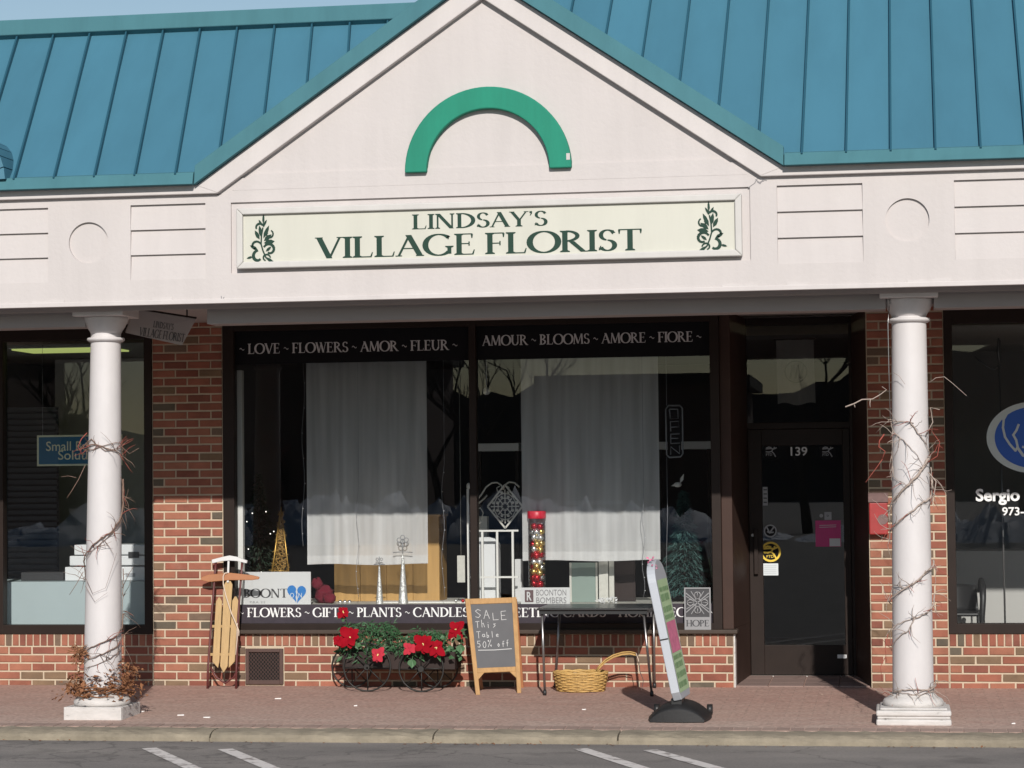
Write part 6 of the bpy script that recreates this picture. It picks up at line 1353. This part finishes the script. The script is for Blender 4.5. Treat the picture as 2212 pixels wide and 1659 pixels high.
# red cushion, tinsel and small baubles on the ledge
c = P(697,1292,.4); mb = MB(); mb.ball((c.x,.45,ZP+.08),.085,14,10,(1,.8,.95)); mb.ball((c.x-.05,.42,ZP+.17),.05,12,8); mb.ball((c.x+.06,.40,ZP+.045),.045,12,8,(1.3,1,1)); mb.v = [q+Vector((random.uniform(-1,1),random.uniform(-1,1),random.uniform(-1,1)))*.011 for q in mb.v]; mb.v = [Vector((q.x,q.y,max(q.z,ZP+.001))) for q in mb.v]; tag(mb.build('plush_toy', 'plush_red'), 'dark red plush figure slumped beside the pine cabinet', 'plush toy')
rnd = random.Random(8)
for x, y, mt, lab in ((735,1297,'ball_silver','silver bauble on the ledge below the curtain hem nearest the plush figure'), (755,1295,'ball_silver','silver bauble beside the foot of the pine cabinet'), (985,1294,'ball_silver','silver bauble on the ledge before the cream card'), (1000,1296,'ball_red','red bauble next to a silver one below the cream card'), (745,1296,'ball_silver','dull silver bauble between two others before the pine cabinet')):
    c = P(x,y,.22); mb = MB(); r_ = .016 if x > 900 else .02; mb.ball((c.x,.22,ZP+.0145+r_ if 805 < x < 1001 else ZP+r_), r_, 12, 8); tag(mb.build('bauble', mt), lab, 'bauble')
# neon OPEN sign, unlit
t = thing('open_sign', 'unlit upright neon OPEN sign in a rounded outline', 'neon sign', P(1456,988,.12)); Yn = .12
mb = MB(); o_ = [(1444,876),(1468,876),(1474,882),(1475,980),(1470,987),(1446,988),(1440,982),(1438,884)]; mb.tube([P(x,y,Yn) for x,y in o_], .006, 6, True); mb.build('outline_tube', 'neon_tube', t)
for L_ in ([(1446,884),(1464,884),(1465,904),(1448,905),(1446,884)], [(1449,932),(1448,911),(1466,910),(1467,922),(1449,923)], [(1468,937),(1449,938),(1449,958),(1469,957)], [(1449,947),(1465,947)], [(1449,982),(1449,965),(1468,980),(1468,962)]):
    mb = MB(); mb.tube([P(x,y,Yn-.01) for x,y in L_], .005, 6); mb.build('letter_tube', 'neon_tube', t)
mb = MB(); a, b = P(1441,880,Yn+.02), P(1472,984,Yn+.02); mb.box(a.x,b.x,Yn+.015,Yn+.022,b.z,a.z); mb.build('backing', 'black_film', t)
mb = MB(); mb.tube([P(1440,876,Yn),(P(1440,876,Yn).x,Yn,ZG1)], .002, 4); mb.tube([P(1440,988,Yn),P(1442,1100,Yn),P(1438,1290,Yn)], .002, 4); mb.build('cord', 'neon_tube', t)
# pale shelf rail and uprights deep in the shop, hanging lamp
for x0_,x1_,y_,Y,lab in ((1030,1120,966,1.9,'pale shelf edge deep in the florist shop between the curtains'), (1420,1535,962,1.9,'pale shelf edge deep in the florist shop behind the OPEN sign')):
    a, b = P(x0_,y_+9,Y), P(x1_,y_-9,Y); t = thing('shelf', lab, 'shelf', ((a.x+b.x)/2,Y,0)); mb = MB(); mb.box(a.x,b.x,Y,Y+.3,a.z,b.z); mb.build('shelf_board', 'plastic_white', t, .003)
    for x in (a.x+.02,b.x-.02): mb = MB(); mb.box(x-.015,x+.015,Y+.02,Y+.06,0,a.z); mb.build('shelf_leg', 'bronze_frame', t)
c = P(1051,845,1.4); mb = MB(); mb.ball(c,.035,12,8); mb.tube([(c.x,c.y,c.z+.03),(c.x,c.y,2.95)], .004, 5); tag(mb.build('pendant_lamp', 'plastic_white'), 'small round white pendant hanging between the two sheer curtains', 'lamp')
# strings of fairy lights on the glass
for i, (x, yt, yb) in enumerate(((655,800,1180), (772,1030,1290), (957,1000,1290), (1390,1090,1290))):
    mb = MB(); pts = [P(x+3*math.sin(k*.9+i), yt+(yb-yt)*k/14, .09) for k in range(15)]; pts = [(pts[0].x,.09,zt_l+.02)]+pts; mb.tube(pts, .0016, 4); t = thing('light_string', ('string of tiny lights hanging beside the dark christmas tree','string of tiny lights hanging in front of the sheer curtain and pine cabinet','string of tiny lights hanging between the pine cabinet and cream card','string of tiny lights hanging behind the head of the pavement sign')[i], 'string lights', (pts[0][0],.09,ZP), 'strings of tiny lights in the florist window'); mb.build('cord', 'neon_tube', t)
    mb = MB()
    for k in range(2,15,2): mb.ball(pts[k]+Vector((.006,-.006,0)), .0042, 6, 4)
    mb.build('bulbs', 'sled_white', t)
# flag in the transom
YT = YD+.10; q4 = [P(1680,873,YT),P(1762,872,YT),P(1757,733,YT),P(1676,735,YT)]; t = thing('window_flag', 'pale flag with a striped circular emblem above the door', 'flag', (q4[0]+q4[1])/2)
mb = MB(); nx_, nz_ = 16, 10; vs = []
for j in range(nz_+1):
    for i in range(nx_+1): u, v = i/nx_, j/nz_; p = q4[0].lerp(q4[1],u).lerp(q4[3].lerp(q4[2],u),v); vs.append(p+Vector((0,.006*math.sin(u*14),.012*math.sin(u*9)*(1-v))))
mb.add(vs, [(j*(nx_+1)+i, j*(nx_+1)+i+1, (j+1)*(nx_+1)+i+1, (j+1)*(nx_+1)+i) for j in range(nz_) for i in range(nx_)], True); fo = mb.build('cloth', 'flag_cloth', t)
c = P(1719,803,YT-.012); mb = MB(); mb.ring((c.x,c.z),.098,.088,YT-.012,32); 
for k in range(3): x = c.x-.05+k*.045; mb.bar((x,YT-.012,c.z-.06),(x+.025,YT-.012,c.z+.06),.018,.002,(0,1,0))
mb.build('emblem', 'ink', fo)
mb = MB(); mb.tube([(q4[3].x-.02,YT,q4[3].z+.004),(q4[2].x+.02,YT,q4[2].z+.004)], .006, 6); mb.build('flag_rod', 'bronze_frame', t)

# ================================================================== inside the left shop
p, q_ = P(14,1347,.28), P(318,1256,.28); t = thing('counter', 'pale blue grey counter front inside the copier shop window', 'counter', ((p.x+q_.x)/2-.3,.5,0))
mb = MB(); mb.box(-8.5,q_.x+.12,.28,.31,.0,q_.z); mb.build('counter_front', 'counter_pale', t, .004); mb = MB(); mb.box(-8.5,q_.x+.12,.312,.9,q_.z-.03,q_.z); mb.build('counter_top', 'counter_pale', t)
Yk = .40; cpz = q_.z
t = thing('copier', 'white office copier standing behind the white column', 'copier', (P(240,1250,Yk).x,.7,cpz))
for x0_,x1_,yt,yb,mat,nm in ((140,318,1224,1256,'plastic_white','paper_tray'), (150,318,1200,1222,'plastic_white','body'), (160,318,1176,1199,'plastic_white','document_feeder')):
    a, b = P(x0_,yb,Yk), P(x1_,yt,Yk); mb = MB(); mb.box(a.x,b.x+.1,Yk,Yk+.5,max(a.z,cpz+.002),b.z); mb.build(nm, mat, t, .008)
a, b = P(278,1205,Yk), P(300,1192,Yk); mb = MB(); mb.box(a.x,b.x,Yk-.012,Yk-.001,a.z,b.z); mb.build('display', 'plastic_dark', t); a, b = P(272,1246,Yk), P(292,1238,Yk); mb = MB(); mb.box(a.x,b.x,Yk-.006,Yk-.001,a.z,b.z); mb.build('control_panel', 'sticker_grey', t)
a, b = P(45,1256,.5), P(137,1236,.5); mb = MB(); mb.box(a.x,b.x,.5,.7,cpz+.001,b.z); tag(mb.build('desk_tray', 'plastic_dark', bevel=.006), 'low dark tray on the pale counter', 'tray')
# hanging poster: Small Business Solutions
Yh = .16; a, b = P(80,1007,Yh), P(264,938,Yh); t = thing('hanging_poster', 'blue poster with cream border hanging behind the white column', 'poster', ((a.x+b.x)/2,Yh,a.z))
mb = MB(); mb.box(a.x,b.x,Yh,Yh+.012,a.z,b.z); mb.build('border', 'poster_cream', t); mb = MB(); mb.box(a.x+.018,b.x-.018,Yh-.003,Yh-.0005,a.z+.016,b.z-.016); fi = mb.build('field', 'poster_blue', t)
l1, l2 = P(100,974,Yh), P(126,993,Yh); hh_ = P(100,953,Yh).z-l1.z
sans(MB(), 'Small Business', (l1.x,Yh-.0035,l1.z), XR, ZU, P(254,970,Yh).x-l1.x, hh_*.95, .006).build('lettering', 'poster_cream', fi); sans(MB(), 'Solutions', (l2.x,Yh-.0035,l2.z), XR, ZU, P(232,990,Yh).x-l2.x, hh_*.95, .006).build('lettering', 'poster_cream', fi)
mb = MB(); 
for x in (a.x+.05,b.x-.05): mb.tube([(x,Yh+.006,b.z),(x,Yh+.006,2.95)], .0015, 4)
mb.build('hanging_cord', 'neon_tube', t)
# fluorescent fixture, blinds, partition
Ya = .75; a, b = P(25,757,Ya), P(236,742,Ya); t = thing('ceiling_light', 'lit yellow green strip light inside the copier shop', 'strip light', ((a.x+b.x)/2,Ya,a.z)); mb = MB(); mb.box(a.x,b.x,Ya,Ya+.55,a.z+.0,a.z+.02); mb.build('diffuser', 'tube_light', t); mb = MB(); mb.box(a.x-.02,b.x+.02,Ya-.02,Ya+.57,a.z+.021,2.955); mb.build('housing', 'plastic_white', t)
Yq = 1.6; a, b = P(-40,1330,Yq), P(122,888,Yq); t = thing('window_blind', 'dark slatted blind screen behind the blue poster', 'blind', ((a.x+b.x)/2,Yq,0)); nb = 40
for i in range(nb):
    z = .15+(b.z-.15)*i/nb; mb = MB(); mb.hexa([(a.x-.9,Yq,z),(b.x,Yq,z),(b.x,Yq+.02,z+.012),(a.x-.9,Yq+.02,z+.012),(a.x-.9,Yq+.002,z+.034),(b.x,Yq+.002,z+.034),(b.x,Yq+.022,z+.046),(a.x-.9,Yq+.022,z+.046)]); mb.build('slat', 'blind_dark', t)
mb = MB(); mb.box(a.x-.9,b.x,Yq-.002,Yq+.05,b.z-.0,b.z+.04); mb.build('head_rail', 'blind_dark', t); mb = MB(); mb.box(a.x-.9,b.x,Yq+.05,Yq+.06,0,b.z); mb.build('backing', 'blind_dark', t)
a, b = P(120,1300,2.6), P(320,800,2.6); mb = MB(); mb.box(a.x,b.x+.6,2.6,2.7,0,2.955); struct(mb.build('partition_wall', 'room_light'))

# ================================================================== inside the right shop: emblem, lettering, chair
YG2 = GY-.004; c = P(2231,945,YG2); rx_ = c.x-P(2131,945,YG2).x; rz_ = P(2231,868,YG2).z-c.z; k = rx_/100
em = thing('window_emblem', 'round blue and pale emblem of a roaring lion head on the shop window', 'emblem', (c.x,YG2,c.z-rz_))
mb = MB(); mb.disc((c.x,c.z), rx_, YG2, 56, rz_); mb.build('pale_disc', 'logo_ring', em)
mb = MB(); mb.disc((c.x+.006,c.z), rx_*.84, YG2-.001, 56, rz_*.86); bf = mb.build('blue_field', 'logo_blue', em)
mb = MB(); kz = rz_/77
def ep(u, v): return (c.x+u*k, YG2-.001, c.z+v*kz)
for L_, w_ in (([(-72,48),(-62,40),(-55,52),(-45,58)], 5), ([(-62,40),(-64,22),(-60,2),(-50,-14),(-38,-28),(-33,-20),(-36,-5),(-42,6),(-35,16),(-30,28)], 5), ([(-33,-22),(-22,-38),(-8,-44),(4,-52)], 6), ([(-15,62),(0,50),(20,46)], 6), ([(-14,-4),(2,2),(24,10)], 7), ([(-22,-20),(-8,-24),(-2,-36)], 5), ([(-6,30),(14,24),(30,30)], 6)):
    stroke(mb, [ep(*q) for q in L_], w_*k, off=.0012)
mb.build('lion_lines', 'logo_ring', bf)
wl = thing('window_lettering', 'white shop name and telephone lettering below the blue emblem', 'lettering', (P(2200,1116,YG2).x,YG2,P(2200,1116,YG2).z))
a, b = P(2108,1082,YG2), P(2203,1082,YG2); w_ = b.x-a.x
sans(MB(), 'Sergio', (a.x,YG2,a.z), XR, ZU, w_, P(2108,1057,YG2).z-a.z, .03).build('name_line', 'white_vinyl', wl)
a = P(2165,1113,YG2); b = P(2212,1113,YG2); sans(MB(), '973-', (a.x,YG2,a.z), XR, ZU, b.x-a.x, P(2165,1096,YG2).z-a.z, .018).build('telephone_line', 'white_vinyl', wl)
# plastic chair
cc = P(2085,1345,.75); t = thing('plastic_chair', 'black moulded plastic armchair inside the window with blue emblem', 'chair', (cc.x,.9,0)); zS = P(2100,1322,.75).z; zB = P(2080,1263,.9).z
mb = MB(); 
bx0, bx1 = P(2050,1300,.95).x-.15, P(2112,1300,.95).x
n = 10; vs = []
for j in range(7):
    for i in range(n+1):
        u = i/n*2-1; v = j/6; vs.append(((bx0+bx1)/2+u*(bx1-bx0)/2*(1-.06*v), 1.05+.10*v-.10*u*u, zS+(zB-zS)*v*(1-.05*u*u)))
mb.add(vs, [(j*(n+1)+i,j*(n+1)+i+1,(j+1)*(n+1)+i+1,(j+1)*(n+1)+i) for j in range(6) for i in range(n)], True); o = mb.build('backrest', 'plastic_black', t); sm = o.modifiers.new('solid','SOLIDIFY'); sm.thickness = .012
mb = MB(); mb.box(bx0,bx1,.60,1.05,zS-.03,zS); mb.build('seat', 'plastic_black', t, .015)
for x in (bx0-.01,bx1+.01):
    mb = MB(); mb.tube([(x,1.08,zB-.06),(x+.01,1.0,zB-.05),(x+.02,.85,zS+.26),(x+.02,.62,zS+.22),(x+.02,.55,zS+.12),(x+.01,.58,zS-.05),(x+.03,.56,.0)], [.02,.022,.026,.03,.026,.024,.02], 8); mb.build('arm', 'plastic_black', t)
    mb = MB(); mb.tube([(x,1.05,zS),(x+.01,1.12,.0)], .02, 8); mb.build('rear_leg', 'plastic_black', t)
mb = MB(); p = P(2163,900,.5); mb.tube([(p.x,.5,0),(p.x-.01,.5,P(2160,730,.5).z)], .008, 8); mb.tube([P(2158,735,.5),P(2156,760,.48),P(2160,790,.5)], .014, 6); mb.tube([P(2157,790,.5),P(2145,798,.5),P(2130,790,.5),P(2105,770,.5)], .006, 6); tag(mb.build('pole', 'pole_steel'), 'slim grey pole with a dark strap behind the blue emblem', 'pole')
a, b = P(2062,1180,2.0), P(2230,1060,2.0); mb = MB(); mb.box(a.x-.2,b.x+1.2,1.6,2.2,0,P(2100,1190,1.6).z); tag(mb.build('desk', 'room_light', bevel=.006), 'plain grey reception desk inside the window with blue emblem', 'desk')

# ================================================================== litter
rnd = random.Random(13)
LIT = [(815,2826,'white paper scrap lying nearest the white column plinth'), (1095,2752,'thin white strip of litter below the wall vent'), (712,2817,'tiny paper crumb beside the larger scrap by the column'), (1400,2780,'paper scrap on the pavement before the garden wagon'), (560,2803,'broken paint flake beside the white column plinth'),
       (2190,2700,'pale scrap below the folding table leg'), (2300,2795,'white crumb on the pavement before the wicker basket'), (3665,2750,'pale scrap behind the cream column plinth'), (3990,2850,'grey scrap on the kerb edge beyond the cream column')]
for x, y, lab in LIT:
    g = G(x/1.8228, y/1.8228); L_ = .05 if 'strip' in lab or 'larger' in lab or 'nearest' in lab else .026; W_ = .018; a = rnd.uniform(-.4,.4); mb = MB(); d = Vector((math.cos(a),math.sin(a),SLOPE*math.sin(a)))*L_/2; s_ = Vector((-math.sin(a),math.cos(a),0))*W_/2; o_ = Vector((0,0,.004))
    mb.hexa([g-d-s_,g+d-s_,g+d+s_,g-d+s_,g-d-s_+o_*1.6,g+d-s_*.8+o_,g+d*.9+s_+o_*2,g-d+s_+o_]); tag(mb.build('paper_scrap', 'paper'), lab, 'litter')
mb = MB()
for i in range(420):
    x = rnd.uniform(-7.5,1.6); y = -3.23-abs(rnd.gauss(0,.05)); cl_ = math.exp(-((x+2.9)/.35)**2)+math.exp(-((x+6.4)/.3)**2)*.8
    if rnd.random() > .22+cl_: continue
    mb.leaf((x,y,LOT_Z+.004), (rnd.uniform(-1,1),rnd.uniform(-1,1),rnd.uniform(0,.3)), (rnd.uniform(-.3,.3),rnd.uniform(-.3,.3),1), rnd.uniform(.012,.04), rnd.uniform(.008,.02), rnd.uniform(0,1))
tag(mb.build('gutter_leaves', 'dead_leaf'), 'scattered brown leaf litter along the foot of the kerb', 'leaf litter', kind='stuff')
mb = MB()
for i in range(260):
    x = rnd.uniform(-7.5,2.2); y = rnd.choice((-.06-abs(rnd.gauss(0,.03)), rnd.uniform(-2.9,-.1)))
    if -1.2 < x < -.2 and y > -.1: continue
    mb.leaf((x,y,gz(y)+.003), (rnd.uniform(-1,1),rnd.uniform(-1,1),.1), (0,0,1), rnd.uniform(.008,.022), rnd.uniform(.006,.012), .4)
tag(mb.build('wall_crumbs', 'mortar'), 'crumbs of mortar and paint scattered over the brick pavement', 'crumbs', kind='stuff')

# ================================================================== across the car park (seen only as reflections in the glass)
mb = MB(); rnd = random.Random(17)
for (x, y, w_, d_, h_, lab) in ((-16,-52,13,3,1.7,'long ridge of ploughed snow across the car park nearest the low brick building'), (7,-50,10,3,1.2,'lower heap of ploughed snow across the car park beside the bare trees')):
    mb = MB(); nx_, ny_ = 70, 14; vs = []
    for j in range(ny_+1):
        for i in range(nx_+1):
            u, v = i/nx_*2-1, j/ny_*2-1; hgt = h_*max(0,1-u**4)*max(0,1-v*v)*(.5+.3*math.sin(i*1.7+j)*math.cos(i*.53+j*.6)+.35*rnd.uniform(-1,1)); vs.append((x+u*w_, y+v*d_, LOT_Z+max(0,hgt)-.02))
    mb.add(vs, [(j*(nx_+1)+i,j*(nx_+1)+i+1,(j+1)*(nx_+1)+i+1,(j+1)*(nx_+1)+i) for j in range(ny_) for i in range(nx_)], True); tag(mb.build('snow_bank', 'snow'), lab, 'snow bank')
for (x0, x1, h_, lab) in ((-25,-17.5,6.4,'narrow brown brick building across the car park'), (-12.5,-5.5,5.2,'lowest brown brick building across the car park'), (5,36,7.4,'longest brown brick building across the car park'), (-60,-34,7,'brown brick building at the far end of the car park')):
    t = thing('far_building', lab, 'building', ((x0+x1)/2,-66,LOT_Z), 'brick buildings across the car park'); mb = MB(); mb.box(x0,x1,-74,-66,LOT_Z,h_); mb.build('wall', 'far_brick', t)
    mb = MB(); mb.box(x0-.4,x1+.4,-74.4,-65.6,h_,h_+.4); mb.build('parapet', 'bronze_frame', t)
    n = int((x1-x0)/3.6)
    for i in range(n):
        x = x0+.8+i*3.6; mb = MB(); mb.box(x,x+1.9,-65.98,-65.9,1,2.9); wn = mb.build('window', 'black_film', t); mb = MB(); mb.box(x-.1,x+2.0,-65.99,-65.85,.85,.99); mb.build('sill', 'snow', wn)
mb = MB(); rnd = random.Random(23); n = 160; xs_ = [-160+300*i/n for i in range(n+1)]
hs_ = [9.6+2.2*math.sin(x*.045+1)+1.3*math.sin(x*.13)+rnd.uniform(-.7,.7) for x in xs_]
for i in range(n): mb.add([(xs_[i],-170,LOT_Z-.5),(xs_[i+1],-170,LOT_Z-.5),(xs_[i+1],-182,hs_[i+1]),(xs_[i],-182,hs_[i]),(xs_[i],-215,LOT_Z-.5),(xs_[i+1],-215,LOT_Z-.5)], [(0,1,2,3),(3,2,5,4)])
struct(mb.build('sky_screen_hill', 'tree_bark'))  # added dark ridge behind the camera, keeps low bright sky out of the reflections
def bare_tree(x, y, h_, seed, lab):
    rnd = random.Random(seed); t = thing('bare_tree', lab, 'tree', (x,y,LOT_Z), 'bare trees across the car park'); tr, br = MB(), MB()
    def grow(m_, p, d, L_, r_, depth):
        pts = [p]; dd = d.copy()
        for k in range(4): dd = (dd+Vector((rnd.uniform(-.16,.16),rnd.uniform(-.16,.16),rnd.uniform(-.05,.1)))).normalized(); pts.append(pts[-1]+dd*L_/4)
        m_.tube(pts, [r_*(1-.12*k) for k in range(5)], 5)
        if depth:
            for k in range(4 if depth > 1 else 3):
                q_ = pts[rnd.randrange(2,5)]; nd = (dd+Vector((rnd.uniform(-1,1),rnd.uniform(-1,1),rnd.uniform(-.2,.7)))).normalized(); grow(br, q_, nd, L_*rnd.uniform(.5,.75), r_*.5, depth-1)
    grow(tr, Vector((x,y,LOT_Z-.1)), ZU.copy(), h_*.4, .2, 4); tr.build('trunk', 'tree_bark', t); br.build('crown', 'tree_bark', t)
for i, (x, y, h_, lab) in enumerate(((-13,-57,9,'bare tree across the car park behind the long snow ridge'), (-29,-60,10,'tallest bare tree across the car park beyond the narrow building'), (-15.5,-61,8,'bare tree in the gap between the narrow and lowest brick buildings'), (-2.8,-58,9,'bare tree across the car park before the wide gap'), (.8,-60,8,'slimmer bare tree across the car park near the lower snow heap'), (4,-56,9,'bare tree across the car park behind the lower snow heap'))): bare_tree(x, y, h_, i+1, lab)
